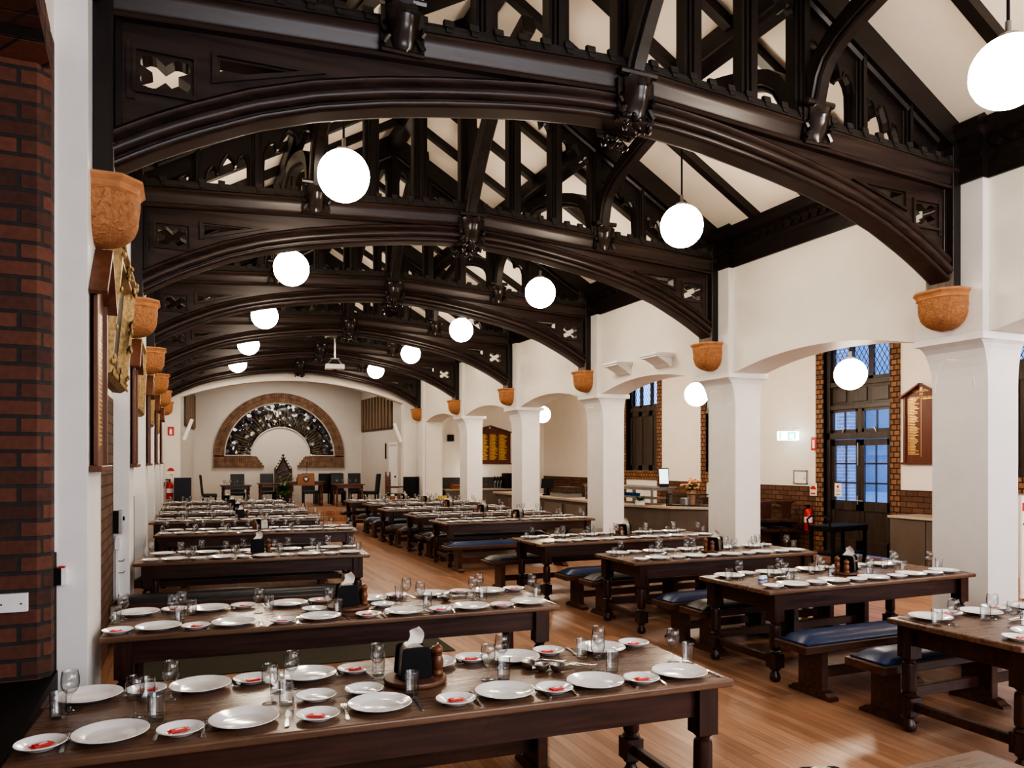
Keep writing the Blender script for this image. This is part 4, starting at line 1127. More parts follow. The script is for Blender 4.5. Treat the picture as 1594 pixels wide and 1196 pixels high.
# ------------------------------------------------------------------ cruet sets in the middle of each table
def make_board():
    o = tag(MB().lathe([(0, 0), (.143, 0), (.148, .004), (.15, .010), (.15, .020), (.147, .025), (0, .025)], n=40).build('serving_board', M['honeywood'], smooth=40), 'x', 'board', 'round serving boards')
    return o
def make_dispenser():
    o = thing('napkin_dispenser', 'x', 'napkin dispenser', group='napkin dispensers')
    # body: rounded steel hood, black end plates, paper coming out of the slot
    arch = [(-.064, .004), (.064, .004)] + [(.064 - .006 * i / 3, .004 + .10 * i / 3) for i in range(1, 4)] + [(.058 * math.cos(a), .115 + .04 * math.sin(a)) for a in [PI * i / 10 for i in range(1, 10)]] + [(-.058, .104)]
    MB().prism(arch, 'y', -.058, .058).build('body', M['brushed'], o, smooth=40)
    pl = [(-.062, .0), (.062, .0), (.075, .006), (.078, .018), (.068, .135), (.060, .147), (.048, .150), (-.048, .150), (-.060, .147), (-.068, .135), (-.078, .018), (-.075, .006)]
    for s in (-1, 1): MB().prism(pl, 'y', s * .058, s * .068).build('end_plate', M['black'], o, bev=.003, seg=2)
    n = MB()
    vs = []; fs = []
    for j in range(9):
        t = j / 8
        for k in range(7):
            u = -1 + 2 * k / 6
            wdt = .046 * (1 - .55 * t ** 1.5)
            vs.append((u * wdt + .02 * math.sin(t * 3), .012 * math.sin(u * 2.2 + t * 3) + .01 * math.sin(t * 4), .150 + .078 * t + .012 * u * t))
    for j in range(8):
        for k in range(6): a = j * 7 + k; fs.append((a, a + 1, a + 8, a + 7))
    n.add(vs, fs).build('paper_napkin', M['paper'], o, smooth=180)
    MB().tube([(.062, -.01, .10), (.082, -.012, .108), (.088, 0, .098), (.082, .012, .088), (.062, .01, .092)], .003, 6).build('wire_loop', M['steel'], o)
    return o
def make_mill(name, h, cat, grp, mat):
    o = thing(name, 'x', cat, group=grp)
    k = h / .145
    p = [(0, 0), (.026, 0), (.028, .006), (.026, .014), (.021, .024), (.0235, .032), (.0255, .045), (.0265, .06), (.024, .078), (.019, .092), (.0215, .098), (.0215, .103), (0, .104)]
    MB().lathe([(r, z * k) for r, z in p], n=20).build('body', mat, o, smooth=35)
    p = [(0, .104), (.020, .104), (.0245, .110), (.025, .122), (.022, .133), (.013, .141), (0, .145)]
    MB().lathe([(r, z * k) for r, z in p], n=20).build('cap', mat, o, smooth=35)
    MB().lathe([(0, .144 * k), (.005, .144 * k), (.006, .151 * k), (0, .154 * k)], n=10).build('knob', M['steel'], o, smooth=50)
    return o
bd0 = make_board(); nd0 = freeze(make_dispenser()); ml0 = freeze(make_mill('pepper_mill', .145, 'pepper mill', 'pepper mills', M['millwood'])); sl0 = freeze(make_mill('salt_mill', .118, 'salt mill', 'salt mills', M['millwood']))
spots = []
for side, i, cx, cy, rz, L, W, ph in TABLES:
    p = BOARD[ph]
    a = 0 if side == 'left' else R(-62)
    if side == 'left' and i in (3,): a = R(-60)
    if side == 'left' and i >= 2: a += jit(.25)
    spots.append((p, a, ph))
for q, (p, a, ph) in enumerate(spots):
    z = ZT + .001
    l1 = 'round reddish wooden serving board in the middle of the ' + ph
    if q == 0: bd0.location = (*p, z); bd0['label'] = l1
    else:
        c_ = bd0.copy(); COL.objects.link(c_); c_.location = (*p, z); c_['label'] = l1
    l2 = 'black and steel napkin dispenser standing on the %s' % ph
    d = (-.008, .022); dx, dy = d[0] * math.cos(a) - d[1] * math.sin(a), d[0] * math.sin(a) + d[1] * math.cos(a)
    loc = (p[0] + dx, p[1] + dy - .01, z + .026)
    if q == 0: nd0.location = loc; nd0['label'] = l2
    else: dup(nd0, loc, a, l2, 'napkin dispensers')
    d = (.110, -.012) if abs(a) < .5 else (-.098, -.02)
    if abs(a) < .5: dx, dy = d
    else: dx, dy = -.112, .01
    loc = (p[0] + dx, p[1] + dy, z + .026); l3 = 'turned wooden pepper mill on the round board of the ' + ph
    if q == 0: ml0.location = loc; ml0['label'] = l3
    else: dup(ml0, loc, 0, l3, 'pepper mills')
    if abs(a) < .5: dx, dy = .108, .052
    else: dx, dy = -.085, -.072
    loc = (p[0] + dx, p[1] + dy, z + .026); l4 = 'shorter turned wooden salt mill on the round board of the ' + ph
    if q == 0: sl0.location = loc; sl0['label'] = l4
    else: dup(sl0, loc, 0, l4, 'salt mills')
c_ = nd0.copy(); COL.objects.link(c_); c_.location = (1.72, 1.655, ZT + .001); c_.rotation_euler = (0, 0, R(-20)); c_['label'] = 'black napkin dispenser top just showing at the bottom edge'
for ch in CH[nd0.name]:
    if ch.name.startswith('paper_napkin'): continue
    d_ = ch.copy(); COL.objects.link(d_); d_.parent = c_

# serving tongs and ladles lying on some tables
def make_tongs():
    o = thing('serving_tongs', 'x', 'tongs', group='serving tongs')
    for s in (-1, 1):
        pts = [(-.13, 0, .012), (-.10, s * .012, .012), (0, s * .026, .012), (.09, s * .030, .012)]
        MB().tube(pts, [.006, .011, .011, .010], 8, .45).build('arm', M['steel'], o, smooth=50)
        vs = []; fs = []
        for i in range(6):
            for k in range(7):
                t = i / 5; u = -1 + 2 * k / 6
                vs.append((.085 + .055 * t, s * (.030 - .012 * t) + s * .012 * (1 - u * u), .016 + u * .018 * (1 - .3 * t * t)))
        for i in range(5):
            for k in range(6): a = i * 7 + k; fs.append((a, a + 1, a + 8, a + 7))
        MB().add(vs, fs).build('scalloped_grip', M['steel'], o, smooth=180)
    return o
def make_ladle():
    o = thing('serving_ladle', 'x', 'ladle', group='serving ladles')
    p = [(0, .001), (.018, .002), (.032, .012), (.038, .032), (.0385, .037), (.0365, .037), (.030, .014), (.016, .0045), (0, .0035)]
    MB().lathe(p, n=20).build('bowl', M['brushed'], o, smooth=60)
    MB().tube([(.037, 0, .034), (.07, 0, .038), (.13, 0, .026), (.21, 0, .008), (.235, 0, .010)], [.005, .005, .005, .007, .006], 8, .5).build('handle', M['steel'], o, smooth=50)
    return o
tg0 = freeze(make_tongs()); ld0 = freeze(make_ladle())
TL = [(tg0, 1.76, 3.50, 178, 'steel tongs lying in the heap on the front left table', 0), (ld0, 1.625, 3.535, 8, 'deep steel ladle at the back of the heap on the front left table', 0), (ld0, 1.665, 3.46, -4, 'middle steel ladle of the heap on the front left table', 0), (ld0, 1.735, 3.425, 2, 'nearest steel ladle of the heap on the front left table', 0),
      (tg0, 1.95, 5.60, 175, 'steel tongs lying near the right end of the second left table', 0), (ld0, 1.84, 5.50, -6, 'steel ladle beside the tongs on the second left table', 0),
      (tg0, 1.45, 9.13, 170, 'steel tongs near the right end of the third left table', 0), (tg0, 2.1, 12.30, 10, 'steel tongs lying on the fourth left table', 0),
      (tg0, 5.12, 3.30, 5, 'steel tongs lying on the front right table', 0), (tg0, 4.98, 5.33, 10, 'steel tongs lying on the second right table', 0),
      (ld0, 4.86, 5.23, 5, 'steel ladle lying beside the tongs on the second right table', 0), (tg0, 4.9, 7.20, 12, 'steel tongs lying on the third right table', 0), (tg0, 5.0, 9.25, 20, 'steel tongs lying on the fourth right table', 0)]
used = set()
for pr, x, y, a, lab, _ in TL:
    if pr.name not in used: used.add(pr.name); pr.location = (x, y, ZT + .002); pr.rotation_euler = (0, 0, R(a)); pr['label'] = lab
    else: dup(pr, (x, y, ZT + .002), R(a), lab, pr['group'])
# two small blue and white jars on the second right table
for j, (x, y) in enumerate(((4.65, 5.24), (4.71, 5.27))):
    o = thing('sauce_jar', 'small blue and white jar, %s of the pair on the second right table' % ['left', 'right'][j], 'jar', (x, y, ZT + .001), 0, 'blue and white jars')
    MB().lathe([(0, 0), (.024, 0), (.027, .005), (.027, .04), (.022, .048), (0, .048)], n=18).build('body', M['china'], o, smooth=40)
    MB().lathe([(.0272, .014), (.0274, .014), (.0274, .032), (.0272, .032)], n=18).build('blue_label', plain('cobalt_print_%d' % j, (.12, .2, .5), .3), o)
    MB().lathe([(0, .049), (.023, .049), (.023, .056), (0, .057)], n=18).build('lid', M['china'], o, smooth=40)
# mat under the second left table
tag(MB().box(-.42, 2.42, 6.95, 7.95, .001, .009).build('floor_mat', M['mat'], bev=.003, seg=1), 'dark grey green ribbed floor mat beyond the second left table', 'mat')

# ------------------------------------------------------------------ lettering
def lettering(name, txt, size, mat, parent, mt, align='CENTER'):
    c = bpy.data.curves.new(name, 'FONT'); c.body = txt; c.size = size; c.align_x = align; c.extrude = .0012; c.resolution_u = 2
    o = bpy.data.objects.new(name + '_curve', c); COL.objects.link(o)
    dg = bpy.context.evaluated_depsgraph_get(); dg.update()
    me = bpy.data.meshes.new_from_object(o.evaluated_get(dg)); bpy.data.objects.remove(o); bpy.data.curves.remove(c)
    me.name = name; me.materials.clear(); me.materials.append(mat); me.transform(mt)
    return link(name, me, parent)

# ------------------------------------------------------------------ honour boards
def honour_board(label, loc, rz, w, z0, ze, zp, mat, text=None, group=None, cols=2, seed=1):
    """board in its own plane: local x along the board, local -y is the front"""
    o = thing('honour_board', label, 'honour board', loc, rz, group)
    h = w / 2; e, p = ze - z0, zp - z0
    MB().prism([(-h, 0), (h, 0), (h, e), (0, p), (-h, e)], 'y', -.022, 0).build('panel', mat, o)
    fr = MB().box(-h, -h + .045, -.045, 0, 0, e + .01).box(h - .045, h, -.045, 0, 0, e + .01).box(-h - .03, h + .03, -.07, 0, -.035, .0)
    fr.build('frame', mat, o, bev=.004, seg=1)
    sl = math.hypot(h + .05, p - e)
    an = math.atan2(p - e, h)
    rf = MB()
    for s in (-1, 1): rf.obox((s * (h + .04) / 2, -.05, (p + e) / 2 + .0), (sl + .04, .10, .03), ry=s * an)
    rf.build('gable_moulding', mat, o, bev=.003, seg=1)
    rnd = random.Random(seed)
    t = MB()
    cw = (w - .16) / cols
    top = e - (.10 if text is None else .06)
    for c_ in range(cols):
        x0 = -h + .08 + c_ * cw
        z = top
        if text and c_ > 0: t.box(x0 + .03, x0 + cw - .02, -.024, -.022, top - .005, top + .012); continue
        while z > .12:
            l = cw * (.5 + .38 * rnd.random()); t.box(x0 + .01, x0 + .035, -.0235, -.022, z, z + .014); t.box(x0 + .045, x0 + l, -.0235, -.022, z, z + .014); z -= .028
    t.build('gilt_names', M['gold'], o)
    if cols > 1: 
        b_ = MB()
        for c_ in range(1, cols): b_.box(-h + .075 + c_ * cw, -h + .082 + c_ * cw, -.0235, -.022, .1, top + .02)
        b_.build('gilt_rule', M['gold'], o)
    if text:
        z = e + .07
        for line in text:
            lettering('gilt_heading', line, .058, M['gold'], o, Matrix.Translation((0, -.0225, z)) @ Matrix.Rotation(PI / 2, 4, 'X')); z -= .062
    # small crest in the gable
    cr = MB().prism([(-.035, .05), (.035, .05), (.035, .0), (.02, -.03), (0, -.045), (-.02, -.03), (-.035, 0)], 'z', 0, .004)
    mt = Matrix.Translation((0, -.023, (e + p) / 2 + .045)) @ Matrix.Rotation(PI / 2, 4, 'X')
    s_ = link('crest', MB().merge(cr, mt).mesh('crest'), o); s_.data.materials.append(M['signwhite'])
    ch = MB().prism([(-.036, .012), (0, .034), (.036, .012), (.036, -.006), (0, .016), (-.036, -.006)], 'z', .004, .006).box(-.028, .028, .04, .055, .004, .006)
    s2 = link('crest_charge', MB().merge(ch, mt).mesh('crest_charge'), s_); s2.data.materials.append(M['red'])
    return o
for k in range(5):
    honour_board('tall gabled wooden honour board on the left pier, %s from the camera' % ORD[k], (UL + .001, V1 + k * S - .0, 1.80), R(90), .64, 1.80, 2.84, 3.12, M['hboard'], None, 'honour boards on the left piers', 2, k)
honour_board('gabled brown honour board for vice masters right of the glazed door', (UO - .001, 9.45, 1.81), R(-90), .70, 1.81, 2.99, 3.18, M['hboard2'], ['VICE MASTERS', 'OF', 'WESLEY COLLEGE'], None, 2, 9)
honour_board('wide shiny honour board on the far end wall of the aisle', (9.88, VE - .001, 1.77), 0, 1.56, 1.77, 2.86, 3.07, M['hboard2'], None, None, 4, 12)

# gilt framed pictures in the left bays
def picture(label, v, z0, w, h, orn):
    o = thing('gilt_picture', label, 'picture', (WL + .07, v, z0), R(90), 'gilt framed pictures')
    o.rotation_euler = (0, R(0), R(90))
    MB().box(-w / 2 + .06, w / 2 - .06, -.03, -.02, .06, h - .06).build('canvas', M['canvas'], o)
    fr = MB()
    prof = [(0, 0), (.0, -.07), (.03, -.115), (.06, -.12), (.085, -.085), (.12, -.09), (.15, -.05), (.17, -.025), (.17, 0)]
    cor = [(-w / 2, 0), (w / 2, 0), (w / 2, h), (-w / 2, h)]
    vs = []; fs = []; k = len(prof)
    for (x, z), (dx, dz) in zip(cor, ((1, 1), (-1, 1), (-1, -1), (1, -1))):
        vs += [(x + dx * a, b_, z + dz * a) for a, b_ in prof]
    for i in range(4):
        j = (i + 1) % 4
        for q in range(k): l = (q + 1) % k; fs.append((i * k + q, i * k + l, j * k + l, j * k + q))
    fr.add(vs, fs); fr.build('frame', M['gilt'], o)
    if orn:
        rnd = random.Random(4)
        for cx, cz in cor + [(0, 0), (0, h), (-w / 2, h / 2), (w / 2, h / 2)]:
            f = MB(); core = []
            sx = -1 if cx > 0 else 1; sz = -1 if cz > h / 2 else 1
            for q in range(7):
                bx = cx + (sx if abs(cx) > .01 else rnd.choice((-1, 1))) * (.02 + .14 * rnd.random()); bz = cz + (sz if cz in (0, h) else rnd.choice((-1, 1))) * (.02 + .14 * rnd.random())
                r = .016 + .016 * rnd.random(); dep = -.10 - .03 * rnd.random()
                f.merge(MB().lathe([(0, -r * .5), (r * .8, -r * .2), (r, 0), (r * .7, r * .3), (0, r * .5)], n=7), Matrix.Translation((bx, dep, bz)) @ Matrix.Rotation(rnd.random() * 3, 4, 'Y') @ Matrix.Rotation(PI / 2, 4, 'X'))
                core.append((bx, dep + .012, bz))
            f.tube(core, .012, 5)
            f.build('carved_ornament', M['gilt'], o, smooth=50)
    o.rotation_euler = (R(5) if orn else R(1.5), 0, R(90))
    return o
picture('large ornate gilt framed portrait between the first and second left piers', 7.15, 2.47, 1.7, 1.05, True)
for k in range(1, 4):
    picture('gilt framed picture high in the left bay before the %s pier' % ORD[k + 1], V1 + k * S + 1.9, 2.45, 1.5, .95, False)

# fittings on the left side
o = thing('power_outlet', 'white double power outlet plate on the brick jamb at the left edge', 'outlet', (-.835, 4.803, 1.02), 0)
MB().box(-.08, .075, -.03, .003, 0, .10).build('cover', M['signwhite'], o, bev=.005, seg=2)
for x in (-.045, .045): MB().obox((x, -.031, .045), (.008, .004, .008)).build('screw', M['black'], o)
o = thing('call_point', 'black and white alarm call point at the end of the brick dado', 'call point', (-.632, 5.014, 1.125), 0)
MB().box(-.03, .004, -.05, 0, 0, .095).build('case', M['black'], o); MB().box(.004, .028, -.052, 0, 0, .095).build('front', M['signwhite'], o); MB().box(-.012, .02, -.045, -.008, .095, .105).build('red_cap', M['red'], o)
o = thing('card_reader', 'black and silver wall reader on the second left pier', 'card reader', (-.605, V1 + S - .383, 1.09), 0)
MB().box(-.05, .005, -.08, 0, 0, .23).build('case', M['black'], o, bev=.006); MB().box(.005, .045, -.085, 0, 0, .235).build('silver_front', M['brushed'], o, bev=.006); MB().box(.045, .062, -.05, -.02, .13, .17).build('button', M['black'], o)
o = thing('wall_conduit', 'white conduit with hooks below the wall reader', 'conduit', (-.615, V1 + S - .383, .30), 0)
MB().box(-.012, .012, -.02, 0, 0, .76).build('trunking', M['signwhite'], o); MB().box(-.02, .03, -.04, 0, .62, .74).build('junction_box', M['signwhite'], o, bev=.004)
for z in (.5, .38, .05): MB().tube([(.012, -.015, z), (.06, -.03, z), (.07, -.03, z + .02)], .004, 6).build('hook', M['black'], o)

# white shelves over the second arch
for j, (v, lab) in enumerate(((11.72, 'white moulded wall shelf over the arcade, left of the two'), (10.5, 'white moulded wall shelf over the arcade, right of the two'))):
    o = thing('wall_shelf', lab, 'shelf', (WR - .002, v, 3.40), 0, 'shelves over the arcade')
    MB().box(-.34, 0, -.26, .26, .15, .19).box(-.32, 0, -.24, .24, .12, .15).build('board', M['white_col'], o, bev=.006)
    MB().prism([(-.28, .12), (0, .12), (0, -.03), (-.05, -.02), (-.10, .03), (-.2, .08)], 'y', -.20, .20).build('bracket', M['white_col'], o)

# projector on its drop rod
o = thing('projector', 'white projector hanging on a rod in the far half of the hall', 'projector', (3.20, 17.55, 3.93), R(-8))
MB().box(-.21, .21, -.16, .16, 0, .11).build('case', M['signwhite'], o, bev=.015, seg=2)
MB().lathe([(0, 0), (.045, 0), (.045, .03), (0, .03)], n=16).shift((0, 0, 0)).build('lens', M['black'], o).rotation_euler = (R(90), 0, 0)
fr = MB()
for x in (-.17, .17):
    for y in (-.12, .12): fr.tube([(x, y, .11), (x * .4, y * .4, .24)], .012, 6)
fr.box(-.09, .09, -.07, .07, .23, .25); fr.build('cage', M['brushed'], o)
MB().tube([(0, 0, .25), (0, 0, 1.15)], .018, 8).tube([(0, 0, .9), (-.45, 0, .98)], .01, 6).build('drop_rod', M['brushed'], o)

# ------------------------------------------------------------------ alcove window and dais furniture
XC = 3.38; ZS = 2.045; YB = VA - .001
def pol(r, a): return (XC + r * math.cos(a), ZS + r * math.sin(a))
ow = bpy.data.objects.new('window_4', None); COL.objects.link(ow); ow['kind'] = 'structure'; ow['label'] = 'half round stained glass window in a brick arch on the alcove wall'
ring = [pol(2.335, PI * i / 48) for i in range(49)] + [(XC - 2.335, 1.61), (XC - .60, 1.61), (XC - .88, ZS - .03)] + [pol(1.06, PI - PI * i / 32) for i in range(33)][:0] + [(XC - 1.97, ZS - .03)] + [pol(1.97, PI - PI * i / 40) for i in range(41)] + [(XC + 1.97, ZS - .03), (XC + .88, ZS - .03), (XC + .60, 1.61), (XC + 2.335, 1.61)]
b = MB()      # radial bricks
nb = 84
for i in range(nb):
    for rr in ((2.0, 2.105), (2.115, 2.225), (2.235, 2.335)) if False else ((1.985, 2.155), (2.165, 2.335)):
        sh = .5 if rr[0] > 2.1 else 0
        a0, a1 = PI * (i + .05) / nb, PI * (i + .93) / nb
        b.prism([pol(rr[0], a0), pol(rr[1], a0), pol(rr[1], a1), pol(rr[0], a1)], 'y', YB - .09, YB)
# soldier course below, with stepped ends
for s in (-1, 1):
    n_ = 24
    for i in range(n_):
        x0 = .60 + i * .0725; x1 = x0 + .066
        hts = [(1.61, ZS - .04)]
        top = ZS - .04
        if i < 4: top = 1.61 + .095 * (i + 1) 
        zz = 1.61
        while zz < top - .02:
            hh = min(.21, top - zz)
            b.prism([(XC + s * x0, zz), (XC + s * x1, zz), (XC + s * x1, zz + hh - .008), (XC + s * x0, zz + hh - .008)], 'y', YB - .09, YB); zz += hh
b.build('brick_arch', M['brick_ring'], ow)
mo = [pol(2.33, PI * i / 40) for i in range(41)] + [(XC - 2.33, 1.615), (XC - .62, 1.615), (XC - .87, ZS - .03), (XC - 1.99, ZS - .03)] + [pol(1.99, PI - PI * i / 40) for i in range(41)] + [(XC + 1.99, ZS - .03), (XC + .87, ZS - .03), (XC + .62, 1.615), (XC + 2.33, 1.615)]
mm = MB(); n = len(mo); tr = tessellate_polygon([[Vector((p[0], p[1], 0)) for p in mo]])
mm.add([(p[0], YB - .08, p[1]) for p in mo], [tuple(x) for x in tr]); mm.build('mortar_bed', M['mortar'], ow)
gl = [pol(1.94, PI * i / 48) for i in range(49)] + [pol(1.07, PI - PI * i / 40) for i in range(41)]
mm = MB(); tr = tessellate_polygon([[Vector((p[0], p[1], 0)) for p in gl]])
mm.add([(p[0], YB - .02, p[1]) for p in gl], [tuple(x) for x in tr]); sg = mm.build('stained_glass', M['stained'], ow)
ri = MB()
for rr in (1.965, 1.055): ri.tube([(pol(rr, PI * i / 48)[0], YB - .03, pol(rr, PI * i / 48)[1]) for i in range(49)], .026, 6)
for s in (-1, 1): ri.tube([(XC + s * 1.05, YB - .03, ZS), (XC + s * 1.965, YB - .03, ZS)], .022, 6)
ri.build('pale_rim', M['alcove'], ow)
ray = MB(); rnd = random.Random(8)
for i in range(44):
    a = PI * (i + .5) / 44
    r0 = 1.12 + .1 * rnd.random(); r1 = r0 + .25 + .35 * rnd.random()
    p0, p1 = pol(r0, a), pol(min(r1, 1.9), a + .02); ray.tube([(p0[0], YB - .03, p0[1]), (p1[0], YB - .03, p1[1])], .012, 4)
ray.build('glass_rays', plain('ochre_glass', (.22, .17, .07), .15, noise=.5, nscale=4), sg)
ch = MB()
for i in range(90):     # bright bevelled pieces
    a = PI * rnd.random(); r = 1.12 + .78 * rnd.random(); p = pol(r, a)
    ch.obox((p[0], YB - .032, p[1]), (.02 + .04 * rnd.random(), .012, .008 + .014 * rnd.random()), ry=rnd.random() * 3, rx=(rnd.random() - .5) * .9, rz=(rnd.random() - .5) * .9)
ch.build('bevelled_pieces', plain('bright_bevel_glass', (.26, .25, .28), .1, .5, noise=.3), sg)
# timber slat screens high on the splayed sides
def splay(s, t):      # point on the splayed wall
    return ((AL + (.39 - AL) * t) if s < 0 else (AR + (6.40 - AR) * t), VE + .3 + (VA + .05 - VE - .3) * t)
for s, nm in ((-1, 'left'), (1, 'right')):
    (x0, y0), (x1, y1) = splay(s, .18 if s > 0 else .22), splay(s, .97)
    L = math.hypot(x1 - x0, y1 - y0); an = math.atan2(y1 - y0, x1 - x0)
    o = thing('slatted_screen', 'brown slatted timber screen high on the %s side of the alcove' % nm, 'screen', (x0, y0, 2.96), an)
    f = -s
    sd = 1 if s > 0 else -1
    MB().box(0, L, -.01 if s > 0 else -.03, .03 if s > 0 else .01, 0, 1.25).build('backing', M['doorwood'], o)
    sl = MB(); i = 0
    while .1 + i * .36 < L:
        sl.box(.06 + i * .36, .27 + i * .36, .03 if s > 0 else -.06, .06 if s > 0 else -.03, .06, 1.22); i += 1
    sl.build('slats', wood('brown_slats', (.12, .075, .042), (.25, .165, .10), 2, .6, .5), o)
(x0, y0) = splay(1, .07); (x1, y1) = splay(1, .25); an = math.atan2(y1 - y0, x1 - x0); L = math.hypot(x1 - x0, y1 - y0)
o = bpy.data.objects.new('door_2', None); COL.objects.link(o); o['kind'] = 'structure'; o['label'] = 'white door in the right side of the alcove'; o.location = (x0, y0, .302); o.rotation_euler = (0, 0, an)
MB().box(0, .06, 0, .04, 0, 2.1).box(L - .06, L, 0, .04, 0, 2.1).box(0, L, 0, .05, 2.1, 2.18).build('door_frame', M['white_col'], o)
dl = MB().box(.06, L - .06, 0, .02, 0, 2.1).build('door_leaf', M['white_col'], o); MB().box(.10, .16, .02, .07, .98, 1.03).build('door_handle', M['black'], dl)
(x0, y0) = splay(1, .33); o = tag(MB().box(0, .06, 0, .03, 0, .55).build('wall_thermometer', M['black']), 'thin black upright strip on the right side of the alcove', 'wall strip'); o.location = (x0 - .004, y0, 1.92); o.rotation_euler = (0, 0, an)
# white column speakers
for s, x, lab in ((-1, .16, 'white slanting column speaker at the left of the alcove arch'), (1, 6.55, 'white slanting column speaker at the right of the alcove arch')):
    o = thing('column_speaker', lab, 'speaker', (x, VE - .12, 2.78), 0, 'column speakers')
    MB().obox((0, 0, 0), (.10, .09, .66), ry=R(20) * (-s)).build('case', M['signwhite'], o, bev=.01)
    MB().tube([(0, .04, 0), (s * .08, .12, .05)], .015, 6).build('bracket', M['brushed'], o)
# free standing dark panels left and right
tag(MB().box(-.22, .25, 24.35, 24.42, .302, 1.35).build('partition_screen', M['bluebox'], bev=.008), 'blue black panel standing beside the fire extinguisher', 'partition screen', 'dark partition screens')
tag(MB().box(6.70, 7.20, 24.35, 24.5, .302, 1.32).build('partition_screen', M['black'], bev=.008), 'black panel standing against the last arcade pier', 'partition screen', 'dark partition screens')
def extinguisher(lab, loc, h=.48):
    o = thing('fire_extinguisher', lab, 'fire extinguisher', loc, 0, 'fire extinguishers')
    k = h / .48
    MB().lathe([(0, 0), (.075 * k, 0), (.08 * k, .02 * k), (.08 * k, .36 * k), (.06 * k, .42 * k), (.03 * k, .44 * k), (0, .44 * k)], n=18).build('cylinder', M['red'], o, smooth=40)
    MB().lathe([(.081 * k, .16 * k), (.082 * k, .16 * k), (.082 * k, .27 * k), (.081 * k, .27 * k)], n=18).build('white_band', M['signwhite'], o)
    MB().box(-.02, .02, -.02, .02, .43 * k, .5 * k).box(-.10 * k, .03, -.012, .012, .48 * k, .51 * k).build('valve', M['black'], o)
    MB().tube([(-.03, 0, .46 * k), (-.12 * k, 0, .42 * k), (-.16 * k, -.01, .2 * k), (-.20 * k, -.02, .0)], .012, 6).build('hose', M['black'], o, smooth=60)
extinguisher('red fire extinguisher on the far wall beside the blue black panel', (-.34, 24.65, .72), .55)
extinguisher('red fire extinguisher by the left jamb of the glazed door', (UO - .108, 12.0, .40), .5)
def sign(name, lab, loc, rz, w, h, base, bits, cat='sign', extra=None):
    o = thing(name, lab, cat, loc, rz)
    MB().box(-w / 2, w / 2, -.012, 0, 0, h).build('plate', base, o)
    for nm, poly, mt in bits: MB().prism(poly, 'y', -.0145, -.012).build(nm, mt, o)
    return o
def disc(cx, cz, r, n=20, a0=0, a1=2 * PI): return [(cx + r * math.cos(a0 + (a1 - a0) * i / n), cz + r * math.sin(a0 + (a1 - a0) * i / n)) for i in range(n + (0 if a1 - a0 > 6 else 1))]
sign('extinguisher_sign', 'red location sign with white extinguisher high on the far left wall', (-.31, VE - .002, 2.60), 0, .17, .26, M['red'], [('white_symbol', [(-.035, .03), (.035, .03), (.035, .15), (.02, .20), (-.02, .20), (-.035, .15)], M['signwhite'])])
sign('extinguisher_notice', 'small red and white notice above the far left extinguisher', (-.31, VE - .002, 1.41), 0, .22, .26, M['signwhite'], [('red_arc', disc(0, .13, .10, 14, 0, PI), M['red']), ('red_line', [(-.03, .01), (.07, .01), (.07, .03), (-.03, .03)], M['red'])])
rzr = R(-90)
o = thing('exit_sign', 'lit green and white exit sign left of the glazed door', 'sign', (UO - .32, 12.35, 2.27), R(-23))
MB().box(-.22, .22, -.03, .03, 0, .19).build('case', M['exitwhite'], o, bev=.004)
MB().box(-.20, -.16, -.034, -.03, .01, .18).box(-.03, .15, -.034, -.03, .01, .18).build('green_panel', M['green'], o)
MB().prism(disc(.06, .10, .04), 'y', -.038, -.034).obox((.06, -.036, .055), (.10, .004, .03), ry=R(30)).build('white_figure', M['exitwhite'], o)
MB().tube([(.1, 0, .19), (.1, 0, .26), (.28, .12, .26)], .008, 6).build('bracket', M['brushed'], o)
sign('extinguisher_sign', 'red location sign on the left brick jamb of the door', (UO - .027, 11.93, 2.06), rzr, .14, .27, M['red'], [('white_symbol', [(-.03, .04), (.03, .04), (.03, .21), (-.03, .21)], M['signwhite'])])
sign('extinguisher_notice', 'red and yellow notice above the extinguisher by the door', (UO - .027, 11.94, 1.12), rzr, .18, .26, M['paper'], [('red_arc', disc(0, .13, .075, 14, 0, PI), M['red']), ('red_line', [(-.06, .03), (.06, .03), (.06, .06), (-.06, .06)], M['red'])])
o = sign('evacuation_plan', 'framed evacuation plan on the wall left of the door', (UO - .002, 12.32, 1.36), rzr, .36, .27, M['signwhite'], [('plan_lines', [(-.10, .06), (-.095, .06), (-.095, .2), (-.10, .2)], M['counter']), ('red_mark', [(.10, .09), (.12, .09), (.12, .12), (.10, .12)], M['red'])], 'framed plan')
fr = MB()
for a in ((-.19, -.17, -.01, .28), (.17, .19, -.01, .28), (-.19, .19, -.01, .008), (-.19, .19, .262, .28)): fr.box(a[0], a[1], -.025, 0, a[2], a[3])
fr.build('frame', M['brushed'], o)
sign('door_notice', 'white paper notice with red emblem on the glass door', (UO + .105, 11.42, 1.12), rzr, .17, .27, M['signwhite'], [('red_emblem', disc(0, .20, .028), M['red']), ('grey_lines', [(-.05, .09), (.05, .09), (.05, .15), (-.05, .15)], plain('faint_print', (.6, .6, .6), .5)), ('dark_line', [(-.045, .035), (.045, .035), (.045, .05), (-.045, .05)], M['counter'])], 'notice')
tag(MB().box(8.32, 8.52, VE - .14, VE - .002, 2.52, 2.74).build('wall_speaker', M['black'], bev=.01), 'black square speaker on the end wall of the aisle', 'speaker')
tag(MB().box(7.30, 7.36, V1 + 5 * S - .44, V1 + 5 * S - .386, 2.62, 2.84).build('motion_sensor', M['signwhite'], bev=.02), 'small white motion sensor on the last arcade pier', 'sensor')

